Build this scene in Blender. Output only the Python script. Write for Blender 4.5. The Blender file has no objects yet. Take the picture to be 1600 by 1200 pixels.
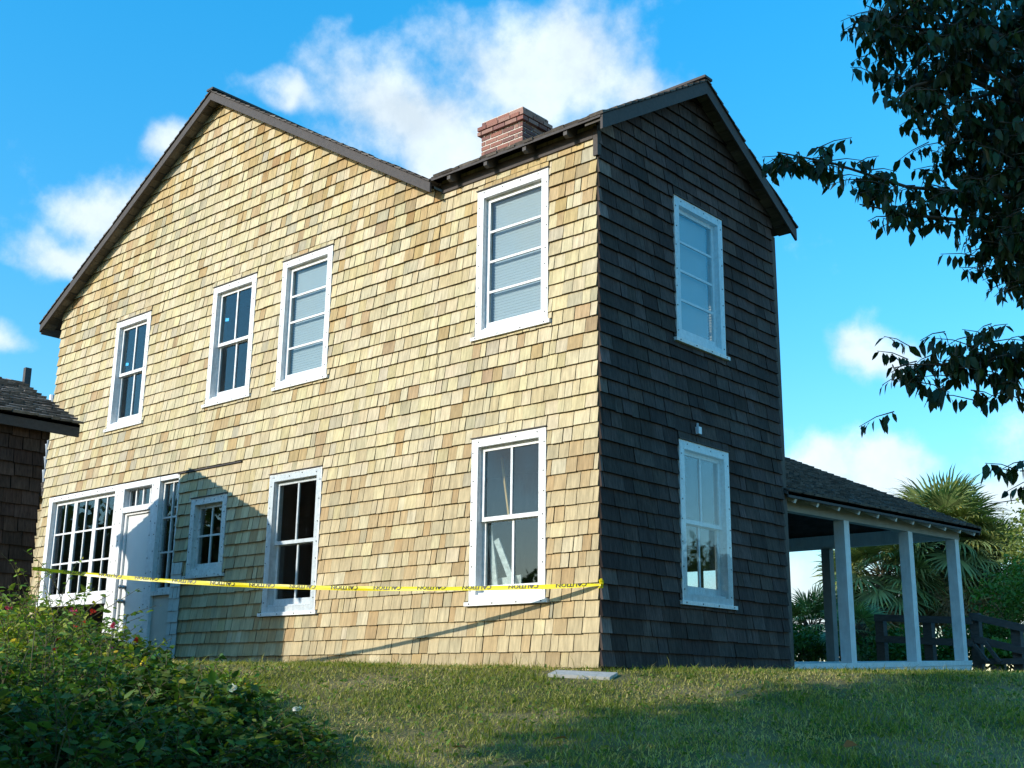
import bpy, math, random
import numpy as np
from mathutils import Vector, Matrix
random.seed(7); RNG = np.random.default_rng(11)
SC = bpy.context.scene
COL = SC.collection

# ------------------------------------------------------------------ camera
CAMP = Vector((6.9928, -9.1368, -0.1846))
CR = Vector((0.74756814, 0.66407053, 0.01233729)); CU = Vector((0.15753711, -0.19532902, 0.96800239)); CF = Vector((-0.64523169, 0.72170417, 0.2506375))
FPX = 1845.29
cd = bpy.data.cameras.new('camera'); cam = bpy.data.objects.new('camera', cd); COL.objects.link(cam)
cd.sensor_width = 36; cd.lens = FPX / 1600 * 36; cd.clip_start = .05; cd.clip_end = 3000
cam.matrix_world = Matrix(((CR.x, CU.x, -CF.x, CAMP.x), (CR.y, CU.y, -CF.y, CAMP.y), (CR.z, CU.z, -CF.z, CAMP.z), (0, 0, 0, 1)))
SC.camera = cam

# ------------------------------------------------------------------ light
SUN = Vector((.33, 1.0, -.42)).normalized()         # the way the light travels
ELEV = math.asin(-SUN.z)
sl = bpy.data.lights.new('sun', 'SUN'); sl.energy = 4.0; sl.angle = math.radians(.5); sl.color = (1, .94, .83)
so = bpy.data.objects.new('sun', sl); COL.objects.link(so); so.rotation_euler = SUN.to_track_quat('-Z', 'Y').to_euler()
W = bpy.data.worlds.new('World'); SC.world = W; W.use_nodes = True
W.cycles.sampling_method = 'MANUAL'; W.cycles.sample_map_resolution = 512
SC.cycles.max_bounces = 6; SC.cycles.diffuse_bounces = 3; SC.cycles.glossy_bounces = 3; SC.cycles.transmission_bounces = 3; SC.cycles.transparent_max_bounces = 10; SC.cycles.caustics_reflective = False; SC.cycles.caustics_refractive = False
SC.view_settings.view_transform = 'Standard'; SC.view_settings.look = 'None'; SC.view_settings.exposure = 0.25; SC.view_settings.gamma = 1
SC.view_settings.use_curve_mapping = False

def world():
    nt = W.node_tree; nt.nodes.clear(); N = nt.nodes.new; L = nt.links.new
    out = N('ShaderNodeOutputWorld'); bg = N('ShaderNodeBackground'); bg.inputs['Strength'].default_value = .14
    sky = N('ShaderNodeTexSky'); sky.sky_type = 'NISHITA'; sky.sun_disc = False
    sky.sun_elevation = ELEV; sky.sun_rotation = math.atan2(-SUN.x, -SUN.y)
    sky.air_density = 1.0; sky.dust_density = .3; sky.ozone_density = 2.2
    hs = N('ShaderNodeHueSaturation'); hs.inputs['Hue'].default_value = .487; hs.inputs['Saturation'].default_value = 1.42
    gs = N('ShaderNodeVectorMath'); gs.operation = 'SCALE'; gs.inputs['Scale'].default_value = 1.4; L(sky.outputs[0], gs.inputs[0]); L(gs.outputs[0], hs.inputs['Color'])
    tc = N('ShaderNodeTexCoord')
    sx_ = N('ShaderNodeSeparateXYZ'); L(tc.outputs['Generated'], sx_.inputs[0]); er = N('ShaderNodeMapRange'); L(sx_.outputs['Z'], er.inputs[0]); er.inputs[1].default_value = 0; er.inputs[2].default_value = .6; er.inputs[3].default_value = .86; er.inputs[4].default_value = 1.62
    L(er.outputs[0], hs.inputs['Value'])
    n0 = N('ShaderNodeTexNoise'); n0.inputs['Scale'].default_value = 5; n0.inputs['Detail'].default_value = 4; n0.inputs['Roughness'].default_value = .6
    L(tc.outputs['Generated'], n0.inputs['Vector'])
    s0 = N('ShaderNodeVectorMath'); s0.operation = 'SUBTRACT'; L(n0.outputs['Color'], s0.inputs[0]); s0.inputs[1].default_value = (.5, .5, .5)
    s1 = N('ShaderNodeVectorMath'); s1.operation = 'SCALE'; L(s0.outputs[0], s1.inputs[0]); s1.inputs['Scale'].default_value = .16
    s2 = N('ShaderNodeVectorMath'); s2.operation = 'ADD'; L(tc.outputs['Generated'], s2.inputs[0]); L(s1.outputs[0], s2.inputs[1])
    # heaps of cloud, the last row out of view: direction, half width, half height, weight; beyond them a loose scatter all round
    blobs = [((-.652, .599, .462), .085, .05, 1.), ((-.56, .661, .50), .10, .05, 1.), ((-.625, .635, .432), .115, .035, 1.), ((-.50, .71, .487), .06, .035, .8), ((-.715, .53, .452), .04, .02, .8),
             ((-.825, .433, .363), .05, .035, .85), ((-.849, .411, .330), .05, .022, .85), ((-.79, .46, .405), .035, .025, .8), ((-.885, .39, .262), .035, .02, .62),
             ((-.406, .875, .264), .04, .03, .9), ((-.45, .874, .180), .045, .022, 1.), ((-.40, .898, .172), .045, .028, 1.1), ((-.45, .89, .085), .12, .045, 1.1), ((-.30, .94, .14), .045, .035, 1.), ((-.25, .95, .05), .2, .04, 1.),
             ((-.66, -.71, .20), .13, .05, 1.), ((-.80, -.45, .40), .09, .05, .9), ((.62, .74, .30), .12, .05, .9), ((.2, -.8, .5), .12, .06, 1.)]  # unseen heaps; the first is added to reflect in the lower corner window
    acc = None
    for d, w, h, wt in blobs:
        v = Vector(d).normalized()
        m = N('ShaderNodeMapping'); m.vector_type = 'TEXTURE'; m.inputs['Location'].default_value = v
        m.inputs['Rotation'].default_value = (0, 0, math.atan2(v.y, v.x) + math.pi / 2)
        m.inputs['Scale'].default_value = (w * 1.45, max(w, h) * 2.2, h * 1.45)
        L(s2.outputs[0], m.inputs['Vector'])
        g = N('ShaderNodeTexGradient'); g.gradient_type = 'SPHERICAL'; L(m.outputs[0], g.inputs[0])
        mu = N('ShaderNodeMath'); mu.operation = 'MULTIPLY'; L(g.outputs['Fac'], mu.inputs[0]); mu.inputs[1].default_value = wt
        if acc is None: acc = mu
        else:
            ad = N('ShaderNodeMath'); ad.operation = 'SMOOTH_MAX'; ad.inputs[2].default_value = .15; L(acc.outputs[0], ad.inputs[0]); L(mu.outputs[0], ad.inputs[1]); acc = ad
    n1 = N('ShaderNodeTexNoise'); n1.inputs['Scale'].default_value = 11; n1.inputs['Detail'].default_value = 8; n1.inputs['Roughness'].default_value = .62
    L(tc.outputs['Generated'], n1.inputs['Vector'])
    n3 = N('ShaderNodeTexNoise'); n3.inputs['Scale'].default_value = 2.6; n3.inputs['Detail'].default_value = 2; L(tc.outputs['Generated'], n3.inputs['Vector'])
    sp = N('ShaderNodeMapRange'); L(n3.outputs['Fac'], sp.inputs[0]); sp.inputs[1].default_value = .60; sp.inputs[2].default_value = .78; sp.inputs[4].default_value = .6
    am = N('ShaderNodeMath'); am.operation = 'MAXIMUM'; L(acc.outputs[0], am.inputs[0]); L(sp.outputs[0], am.inputs[1]); acc = am
    nm = N('ShaderNodeMath'); nm.operation = 'MULTIPLY_ADD'; L(n1.outputs['Fac'], nm.inputs[0]); nm.inputs[1].default_value = 1.25; nm.inputs[2].default_value = -.66
    ad = N('ShaderNodeMath'); ad.operation = 'ADD'; L(acc.outputs[0], ad.inputs[0]); L(nm.outputs[0], ad.inputs[1])
    mr = N('ShaderNodeMapRange'); mr.interpolation_type = 'SMOOTHSTEP'; L(ad.outputs[0], mr.inputs[0]); mr.inputs[1].default_value = .16; mr.inputs[2].default_value = .72
    # cloud body: white, a little blue-grey where it is thick
    cr = N('ShaderNodeMapRange'); L(n1.outputs['Fac'], cr.inputs[0]); cr.inputs[1].default_value = .35; cr.inputs[2].default_value = .65; cr.inputs[3].default_value = .80; cr.inputs[4].default_value = 1.06
    cc = N('ShaderNodeVectorMath'); cc.operation = 'SCALE'; cc.inputs[0].default_value = (6.0, 6.7, 7.1); L(cr.outputs[0], cc.inputs['Scale'])
    mx = N('ShaderNodeMix'); mx.data_type = 'RGBA'; mf = N('ShaderNodeMath'); mf.operation = 'MULTIPLY'; L(mr.outputs[0], mf.inputs[0]); mf.inputs[1].default_value = .88
    L(mf.outputs[0], mx.inputs['Factor']); L(hs.outputs[0], mx.inputs[6]); L(cc.outputs[0], mx.inputs[7])
    L(mx.outputs[2], bg.inputs['Color']); L(bg.outputs[0], out.inputs['Surface'])
world()

# ------------------------------------------------------------------ materials
MATS = {}
def mat(name, color=(.5, .5, .5), rough=.6, attr=False, spec=.5, metal=0, noise=None, bump=None, streak=None, transl=0, chips=None):
    """noise=(scale, amount[, detail]) blotches; streak=(axis scale xyz, amount) grain; bump=(scale, strength)"""
    if name in MATS: return MATS[name]
    m = bpy.data.materials.new(name); m.use_nodes = True; MATS[name] = m
    nt = m.node_tree; N = nt.nodes.new; L = nt.links.new; b = nt.nodes['Principled BSDF']
    b.inputs['Roughness'].default_value = rough; b.inputs['Metallic'].default_value = metal; b.inputs['Specular IOR Level'].default_value = spec
    geo = N('ShaderNodeNewGeometry')
    if attr:
        a = N('ShaderNodeAttribute'); a.attribute_name = 'tone'; cur = a.outputs['Color']
    else:
        a = N('ShaderNodeRGB'); a.outputs[0].default_value = (*color, 1); cur = a.outputs[0]
    def modulate(cur, fac, amt):
        mr = N('ShaderNodeMapRange'); L(fac, mr.inputs[0]); mr.inputs[1].default_value = .3; mr.inputs[2].default_value = .7; mr.inputs[3].default_value = 1 - amt; mr.inputs[4].default_value = 1 + amt
        v = N('ShaderNodeVectorMath'); v.operation = 'SCALE'; L(cur, v.inputs[0]); L(mr.outputs[0], v.inputs['Scale']); return v.outputs[0]
    bfac = None
    if noise:
        n = N('ShaderNodeTexNoise'); n.inputs['Scale'].default_value = noise[0]; n.inputs['Detail'].default_value = 6; n.inputs['Roughness'].default_value = .6; L(geo.outputs['Position'], n.inputs['Vector'])
        cur = modulate(cur, n.outputs['Fac'], noise[1]); bfac = n.outputs['Fac']
    if streak:
        mp = N('ShaderNodeMapping'); mp.inputs['Scale'].default_value = streak[0]; 
        if attr:
            ad = N('ShaderNodeVectorMath'); ad.operation = 'MULTIPLY_ADD'; L(a.outputs['Color'], ad.inputs[0]); ad.inputs[1].default_value = (37, 23, 41); L(geo.outputs['Position'], ad.inputs[2]); L(ad.outputs[0], mp.inputs[0])
        else: L(geo.outputs['Position'], mp.inputs[0])
        n = N('ShaderNodeTexNoise'); n.inputs['Scale'].default_value = 1; n.inputs['Detail'].default_value = 5; n.inputs['Roughness'].default_value = .65; L(mp.outputs[0], n.inputs['Vector'])
        cur = modulate(cur, n.outputs['Fac'], streak[1]); bfac = n.outputs['Fac']
    if chips:
        n = N('ShaderNodeTexNoise'); n.inputs['Scale'].default_value = chips[0]; n.inputs['Detail'].default_value = 4; n.inputs['Roughness'].default_value = .7; L(geo.outputs['Position'], n.inputs['Vector'])
        mr = N('ShaderNodeMapRange'); L(n.outputs['Fac'], mr.inputs[0]); mr.inputs[1].default_value = chips[1]; mr.inputs[2].default_value = chips[1] + .05
        mx = N('ShaderNodeMix'); mx.data_type = 'RGBA'; L(mr.outputs[0], mx.inputs['Factor']); L(cur, mx.inputs[6]); mx.inputs[7].default_value = (.33, .29, .25, 1); cur = mx.outputs[2]
    L(cur, b.inputs['Base Color'])
    if bump:
        if bfac is None or bump[0]:
            n = N('ShaderNodeTexNoise'); n.inputs['Scale'].default_value = bump[0] or 40; n.inputs['Detail'].default_value = 4; L(geo.outputs['Position'], n.inputs['Vector']); bfac = n.outputs['Fac']
        bp = N('ShaderNodeBump'); bp.inputs['Strength'].default_value = bump[1]; bp.inputs['Distance'].default_value = .01; L(bfac, bp.inputs['Height']); L(bp.outputs[0], b.inputs['Normal'])
    if transl:
        t = N('ShaderNodeBsdfTranslucent'); ms = N('ShaderNodeMixShader'); ms.inputs[0].default_value = transl
        sc_ = N('ShaderNodeVectorMath'); sc_.operation = 'MULTIPLY'; L(cur, sc_.inputs[0]); sc_.inputs[1].default_value = (1.3, 1.5, .6)
        L(sc_.outputs[0], t.inputs['Color']); L(b.outputs[0], ms.inputs[1]); L(t.outputs[0], ms.inputs[2]); L(ms.outputs[0], nt.nodes['Material Output'].inputs['Surface'])
    return m

def glass(name, tint=(.93, .97, .97), boost=1.0, wav=0.0):
    m = bpy.data.materials.new(name); m.use_nodes = True; MATS[name] = m; nt = m.node_tree; N = nt.nodes.new; L = nt.links.new
    nt.nodes.remove(nt.nodes['Principled BSDF'])
    t = N('ShaderNodeBsdfTransparent'); t.inputs[0].default_value = (*tint, 1); g = N('ShaderNodeBsdfGlossy'); g.inputs['Roughness'].default_value = .015
    f = N('ShaderNodeLayerWeight'); f.inputs['Blend'].default_value = .5; pw = N('ShaderNodeMath'); pw.operation = 'POWER'; L(f.outputs['Facing'], pw.inputs[0]); pw.inputs[1].default_value = 5
    mu = N('ShaderNodeMath'); mu.operation = 'MULTIPLY_ADD'; mu.use_clamp = True; mu.inputs[1].default_value = .95; mu.inputs[2].default_value = .04 * boost
    L(pw.outputs[0], mu.inputs[0]); ms = N('ShaderNodeMixShader'); L(mu.outputs[0], ms.inputs[0]); L(t.outputs[0], ms.inputs[1]); L(g.outputs[0], ms.inputs[2])
    if wav:
        geo = N('ShaderNodeNewGeometry'); n = N('ShaderNodeTexNoise'); n.inputs['Scale'].default_value = 2.2; n.inputs['Detail'].default_value = 2; L(geo.outputs['Position'], n.inputs['Vector'])
        bp = N('ShaderNodeBump'); bp.inputs['Strength'].default_value = wav; bp.inputs['Distance'].default_value = .02; L(n.outputs['Fac'], bp.inputs['Height']); L(bp.outputs[0], g.inputs['Normal'])
    L(ms.outputs[0], nt.nodes['Material Output'].inputs['Surface']); return m

M_LIT = mat('cedar_shingle', rough=.75, attr=True, noise=(1.3, .07), streak=((30, 30, 1.3), .26), spec=.2, bump=(0, .15))
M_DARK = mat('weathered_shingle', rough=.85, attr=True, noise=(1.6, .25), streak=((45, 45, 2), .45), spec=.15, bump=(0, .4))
M_ROOF = mat('roof_shingle', rough=.9, attr=True, streak=((20, 20, 20), .35), spec=.15)
M_FELT = mat('wall_felt', (.035, .026, .02), .95)
M_INNER = mat('inner_plaster', (.13, .125, .11), .9, noise=(2, .12))
M_BACK = mat('brown_boards', (.10, .08, .065), .85, streak=((20, 20, 4), .3))
M_FLOOR = mat('inner_floor', (.09, .06, .035), .7, streak=((2, 30, 2), .3))
M_WHITE = mat('white_paint', (.76, .76, .745), .55, noise=(18, .12), streak=((40, 40, 6), .09), chips=(24, .665))
M_WHITED = mat('worn_white_paint', (.66, .67, .64), .6, noise=(14, .14), streak=((30, 30, 5), .10), chips=(20, .60))
M_DOOR = mat('door_paint', (.74, .76, .74), .45, noise=(3, .04))
M_PANEL = mat('cream_panel', (.60, .56, .48), .6, noise=(5, .08))
M_FASCIA = mat('dark_fascia', (.055, .045, .041), .75, streak=((25, 25, 25), .25))
M_SHEATH = mat('sheathing', rough=.9, attr=True, streak=((3, 25, 25), .3), spec=.2)
M_STEEL = mat('steel', (.35, .35, .36), .35, metal=1)
M_SCREW = mat('screw', (.10, .09, .085), .6)
M_BRICK = mat('brick', rough=.85, attr=True, noise=(60, .22), spec=.25, bump=(90, .3))
M_MORTAR = mat('mortar', (.62, .56, .48), .9, noise=(40, .12))
M_TAPE = mat('caution_yellow', (.86, .70, .012), .35, noise=(6, .05), transl=.18)
M_INK = mat('black_ink', (.02, .02, .02), .5)
M_POST = mat('porch_paint', (.70, .72, .71), .6, noise=(7, .10), streak=((25, 25, 4), .08))
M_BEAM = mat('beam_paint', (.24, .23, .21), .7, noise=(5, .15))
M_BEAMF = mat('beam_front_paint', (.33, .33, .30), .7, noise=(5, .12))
M_GREYWOOD = mat('grey_wood', (.085, .075, .07), .85, streak=((8, 8, 30), .3))
M_SLAB = mat('concrete', (.42, .40, .36), .9, noise=(18, .15), bump=(60, .3))
M_BLIND = mat('blind', (.66, .70, .73), .6)
M_BLUE = mat('blue_sticker', (.05, .42, .75), .4)
M_OLDWOOD = mat('peeling_board', (.62, .62, .58), .7, noise=(22, .35))
M_STICK = mat('pale_stick', (.62, .36, .10), .6, streak=((20, 20, 3), .2))
M_BARK = mat('bark', (.10, .08, .06), .9, noise=(14, .35), bump=(30, .8))
M_PBARK = mat('palm_bark', (.13, .105, .08), .9, noise=(12, .35), bump=(20, .8))
M_LEAF = mat('leaf', rough=.55, attr=True, spec=.22, transl=.28)
M_LEAFD = mat('tree_leaf', rough=.45, attr=True, spec=.3, transl=.12)
M_FROND = mat('frond', rough=.5, attr=True, spec=.35, transl=.15)
M_GRASS = mat('grass_blade', rough=.65, attr=True, spec=.12, transl=.38)
M_PETAL = mat('petal', rough=.6, attr=True, spec=.2, transl=.2)
M_STEM = mat('stem', (.10, .085, .035), .8)
M_GLASS = glass('window_glass', (.86, .90, .90), 1.5)
M_SHEET = glass('clear_acrylic', (.95, .97, .98), 1.0)
M_GUTTER = mat('white_pipe', (.75, .76, .78), .4)

# ------------------------------------------------------------------ mesh helpers
ID3 = lambda a, b, c: (a, b, c)
LITW = lambda u, n, z: (u, -n, z)          # sunlit wall: u = x, n = outwards (-y)
DARKW = lambda u, n, z: (n, u, z)          # shaded wall: u = y, n = outwards (+x)
class MB:
    def __init__(s, f=ID3): s.v = []; s.f = []; s.c = []; s.map = f
    def add(s, vs, fs, col=(1, 1, 1)):
        o = len(s.v); s.v += [s.map(*p) for p in vs]; s.f += [tuple(i + o for i in q) for q in fs]; s.c += [col] * len(fs); return s
    def box(s, a0, a1, b0, b1, c0, c1, col=(1, 1, 1)):
        return s.add([(a0, b0, c0), (a1, b0, c0), (a1, b1, c0), (a0, b1, c0), (a0, b0, c1), (a1, b0, c1), (a1, b1, c1), (a0, b1, c1)],
                     [(0, 3, 2, 1), (4, 5, 6, 7), (0, 1, 5, 4), (1, 2, 6, 5), (2, 3, 7, 6), (3, 0, 4, 7)], col)
    def prism(s, poly, d0, d1, col=(1, 1, 1)):
        """poly [(u, z)] pushed from n=d0 to n=d1"""
        k = len(poly)
        vs = [(u, d0, z) for u, z in poly] + [(u, d1, z) for u, z in poly]
        fs = [tuple(range(k)), tuple(range(2 * k - 1, k - 1, -1))] + [(i, k + i, k + (i + 1) % k, (i + 1) % k) for i in range(k)]
        return s.add(vs, fs, col)
    def tube(s, pts, rad, seg=6, col=(1, 1, 1), cap=True):
        pts = [Vector(p) for p in pts]; rs = rad if isinstance(rad, (list, tuple)) else [rad] * len(pts)
        o = len(s.v)
        for i, p in enumerate(pts):
            t = (pts[min(i + 1, len(pts) - 1)] - pts[max(i - 1, 0)]).normalized()
            a = t.cross(Vector((0, 0, 1)) if abs(t.z) < .9 else Vector((1, 0, 0))).normalized(); b = t.cross(a)
            for j in range(seg):
                an = 2 * math.pi * j / seg; s.v.append(tuple(p + (a * math.cos(an) + b * math.sin(an)) * rs[i]))
        for i in range(len(pts) - 1):
            for j in range(seg):
                q = o + i * seg; s.f.append((q + j, q + (j + 1) % seg, q + seg + (j + 1) % seg, q + seg + j)); s.c.append(col)
        if cap:
            s.f.append(tuple(o + j for j in range(seg))); s.c.append(col); q = o + (len(pts) - 1) * seg; s.f.append(tuple(q + j for j in range(seg))); s.c.append(col)
        return s
    def bar(s, p, q, w, h, col=(1, 1, 1), up=(0, 0, 1)):
        p = Vector(p); q = Vector(q); t = (q - p).normalized(); a = t.cross(Vector(up)).normalized() * w / 2; b = a.cross(t).normalized() * h / 2
        vs = [tuple(c + x * a + y * b) for c in (p, q) for x, y in ((-1, -1), (1, -1), (1, 1), (-1, 1))]
        return s.add(vs, [(0, 1, 2, 3), (7, 6, 5, 4), (0, 4, 5, 1), (1, 5, 6, 2), (2, 6, 7, 3), (3, 7, 4, 0)], col)
    def mesh(s, name, m):
        me = bpy.data.meshes.new(name); me.from_pydata(s.v, [], s.f)
        a = me.attributes.new('tone', 'FLOAT_COLOR', 'FACE')
        a.data.foreach_set('color', np.array([(c[0], c[1], c[2], 1) for c in s.c], 'f').ravel())
        me.materials.append(m); return me
    def build(s, name, m, parent=None, smooth=False, recalc=True, **k):
        me = s.mesh(name, m)
        if recalc:
            import bmesh
            bm = bmesh.new(); bm.from_mesh(me); bmesh.ops.recalc_face_normals(bm, faces=bm.faces); bm.to_mesh(me); bm.free()
        if smooth: me.polygons.foreach_set('use_smooth', [True] * len(me.polygons))
        return link(name, me, parent, **k)
def link(name, me, parent=None, label=None, cat=None, group=None, kind=None, loc=None):
    o = bpy.data.objects.new(name, me); COL.objects.link(o)
    if parent: o.parent = parent
    if loc is not None: o.location = loc
    if label: o['label'] = label
    if cat: o['category'] = cat
    if group: o['group'] = group
    if kind: o['kind'] = kind
    return o
def thing(name, label, cat, loc=(0, 0, 0), group=None):
    return link(name, None, None, label, cat, group, None, loc)
def npmesh(name, V, F, C, m, parent=None, nloop=None, smooth=False, **k):
    """V (n,3), F (k,3 or 4) ints, C (k,3) per face"""
    me = bpy.data.meshes.new(name); V = np.asarray(V, 'f'); F = np.asarray(F, 'i'); w = F.shape[1]
    me.vertices.add(len(V)); me.vertices.foreach_set('co', V.ravel())
    me.loops.add(F.size); me.loops.foreach_set('vertex_index', F.ravel())
    me.polygons.add(len(F)); me.polygons.foreach_set('loop_start', np.arange(0, F.size, w, dtype='i'))
    if smooth: me.polygons.foreach_set('use_smooth', np.ones(len(F), bool))
    me.update(calc_edges=True)
    a = me.attributes.new('tone', 'FLOAT_COLOR', 'FACE'); a.data.foreach_set('color', np.c_[C, np.ones(len(C))].astype('f').ravel())
    me.materials.append(m); return link(name, me, parent, **k)
def norm(a): return a / np.maximum(np.linalg.norm(a, axis=1, keepdims=True), 1e-9)
def leaves(P, D, S, width=.42, fold=.25, droop=.25, roll=None):
    """leaf blades: base P, direction D, length S -> V, F (6 verts, 4 tris... two halves folded on the midrib)"""
    n = len(P); D = norm(D); up = np.tile([0, 0, 1.], (n, 1)); side = np.cross(D, up); bad = np.linalg.norm(side, axis=1) < .05; side[bad] = [1, 0, 0]; side = norm(side)
    nor = np.cross(side, D)
    if roll is None: roll = RNG.uniform(-1.2, 1.2, n)
    c = np.cos(roll)[:, None]; s_ = np.sin(roll)[:, None]; side, nor = side * c + nor * s_, nor * c - side * s_
    S = S[:, None]; w = S * width / 2
    m1 = P + D * S * .33 + nor * S * .03; m2 = P + D * S * .68 + nor * S * (-droop * .25); tip = P + D * S - nor * S * droop * .6
    V = np.stack([P, m1 - side * w + nor * w * fold, m1 + side * w + nor * w * fold, m2 - side * w * .78 + nor * w * fold * .8, m2 + side * w * .78 + nor * w * fold * .8, tip, m1, m2], 1).reshape(-1, 3)
    base = (np.arange(n) * 8)[:, None, None]
    tri = np.array([(0, 6, 1), (0, 2, 6), (1, 6, 7), (1, 7, 3), (6, 2, 4), (6, 4, 7), (3, 7, 5), (7, 4, 5)])
    return V, (base + tri).reshape(-1, 3)

# ------------------------------------------------------------------ ground
def gz(x, y):
    s = x * .667 - y * .745
    s = np.asarray(s, float)
    up = .022 * np.minimum(-s, 16.)
    dn = -.16 * s - .012 * np.sin(s * 1.1)
    dn = np.where(s > 12.5, -.16 * 12.5 - .03 * (s - 12.5) , dn); dn = np.maximum(dn, -3.2)
    k = 1 / (1 + np.exp(-s * 4)); z = up * (1 - k) + dn * k
    return z + .025 * np.sin(x * 1.3 + y * .7) * np.sin(y * 1.1 - x * .4) * np.clip(s, 0, 1)
def build_ground():
    g = np.concatenate([[-900, -400, -180, -90, -55, -38], np.linspace(-28, 28, 150), [38, 55, 90, 180, 400, 900]])
    X, Y = np.meshgrid(g, g); Z = gz(X, Y); n = len(g)
    V = np.stack([X, Y, Z], -1).reshape(-1, 3); i = np.arange(n * n).reshape(n, n)
    F = np.stack([i[:-1, :-1], i[:-1, 1:], i[1:, 1:], i[1:, :-1]], -1).reshape(-1, 4)
    m = bpy.data.materials.new('soil_turf'); m.use_nodes = True; nt = m.node_tree; N = nt.nodes.new; L = nt.links.new; b = nt.nodes['Principled BSDF']; b.inputs['Roughness'].default_value = .95; b.inputs['Specular IOR Level'].default_value = .1
    geo = N('ShaderNodeNewGeometry'); n1 = N('ShaderNodeTexNoise'); n1.inputs['Scale'].default_value = 1.1; n1.inputs['Detail'].default_value = 8; L(geo.outputs['Position'], n1.inputs[0])
    r = N('ShaderNodeValToRGB'); e = r.color_ramp.elements; e[0].position = .35; e[0].color = (.07, .085, .02, 1); e[1].position = .68; e[1].color = (.26, .20, .10, 1); L(n1.outputs['Fac'], r.inputs[0]); L(r.outputs[0], b.inputs['Base Color'])
    n2 = N('ShaderNodeTexNoise'); n2.inputs['Scale'].default_value = 30; n2.inputs['Detail'].default_value = 5; L(geo.outputs['Position'], n2.inputs[0]); bp = N('ShaderNodeBump'); bp.inputs['Strength'].default_value = .8; bp.inputs['Distance'].default_value = .05; L(n2.outputs['Fac'], bp.inputs['Height']); L(bp.outputs[0], b.inputs['Normal'])
    npmesh('ground', V, F, np.ones((len(F), 3)), m, smooth=True, kind='structure')
build_ground()

# ------------------------------------------------------------------ the shingled house
house = thing('shingle_house', 'two storey house with golden cedar shingle front and dark weathered side wall', 'house')
AX, AZ, DG = -7.096, 8.43, .22                     # left gable: ridge x, roof top z, overhang
PITCH = .595; EX, VX = -11.70, -2.314              # eave tip, valley
HL, HW = -11.32, 3.6                               # wall lengths
RZ = 5.62; RY = 1.84; RP = .60                     # right wing: eave roof top z at y=-DG, ridge y, pitch
def roofz(x): return AZ - PITCH * abs(x - AX)
def roofzr(y): return RZ + RP * (RY + DG) - RP * abs(y - RY)
def ztop_lit(x): return (roofz(x) if x < VX else RZ) - .07
def ztop_dark(y): return roofzr(y) - .07

def clip(poly, a, b, c):
    """keep a*u + b*z <= c"""
    out = []
    for i in range(len(poly)):
        p, q = poly[i], poly[(i + 1) % len(poly)]; dp = a * p[0] + b * p[1] - c; dq = a * q[0] + b * q[1] - c
        if dp <= 0: out.append(p)
        if dp * dq < 0: t = dp / (dp - dq); out.append((p[0] + t * (q[0] - p[0]), p[1] + t * (q[1] - p[1])))
    return out
def clip_lit(poly):
    if min(p[0] for p in poly) < VX - 1e-6:
        poly = clip(poly, -PITCH, 1, AZ - PITCH * AX - .07); poly = clip(poly, PITCH, 1, AZ + PITCH * AX - .07) if poly else poly
    else: poly = clip(poly, 0, 1, RZ + .04)
    return poly
def clip_dark(poly):
    poly = clip(poly, -RP, 1, roofzr(RY) - RP * RY - .07); return clip(poly, RP, 1, roofzr(RY) + RP * RY - .07) if poly else poly

# openings (outer casing rectangles): x0, x1, z0, z1
LIT_WIN = {'A': (-1.71, -.655, 3.60, 5.34), 'B': (-1.72, -.67, .70, 2.445), 'C': (-5.29, -4.25, .70, 2.44), 'D': (-5.30, -4.27, 3.60, 5.34),
           'E': (-6.89, -5.88, 3.61, 5.325), 'F': (-9.50, -8.52, 3.61, 5.325), 'S': (-7.03, -6.20, 1.25, 2.30)}
DARK_WIN = {'G': (1.37, 2.385, 3.60, 5.30), 'H': (1.36, 2.36, .74, 2.46)}
ENTRY = (-11.06, -6.98, .16, 2.70)                 # the glazed entry bay
CAS = .095
def holes(d): return [(a + CAS * .8, b - CAS * .8, c + CAS * .8, e - CAS * .8) for a, b, c, e in d.values()]

def wall(name, fmap, u0, u1, zt, clipf, ops, extra_cuts=()):
    mb = MB(fmap); T = -.13
    us = sorted({u0, u1, *[o[0] for o in ops], *[o[1] for o in ops], *extra_cuts}); zs = sorted({-.5, zt, *[o[2] for o in ops], *[o[3] for o in ops]})
    for a, b in zip(us, us[1:]):
        for c, d in zip(zs, zs[1:]):
            mu, mz = (a + b) / 2, (c + d) / 2
            if any(o[0] < mu < o[1] and o[2] < mz < o[3] for o in ops): continue
            p = clipf([(a, c), (b, c), (b, d), (a, d)])
            if len(p) > 2: mb.add([(u, 0, z) for u, z in p], [tuple(range(len(p)))]); mb.add([(u, T, z) for u, z in p], [tuple(range(len(p)))])
    for a, b, c, d in ops:
        for q in (((a, c), (b, c)), ((b, c), (b, d)), ((b, d), (a, d)), ((a, d), (a, c))):
            (p0, z0), (p1, z1) = q; mb.add([(p0, 0, z0), (p1, 0, z1), (p1, T, z1), (p0, T, z0)], [(0, 1, 2, 3)])
    return mb.build(name, M_FELT, house, recalc=False)
ENT_HOLE = (-11.0, -7.36, .2, 2.66)
lit_wall = wall('wall', LITW, HL, 0, 8.5, clip_lit, holes(LIT_WIN) + [ENT_HOLE], (VX, AX)); lit_wall['label'] = 'sunlit golden cedar shingle front wall'
dark_wall = wall('wall', DARKW, 0, HW, 7, clip_dark, holes(DARK_WIN), (RY,)); dark_wall['label'] = 'dark weathered shingle side wall in shade'
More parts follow.
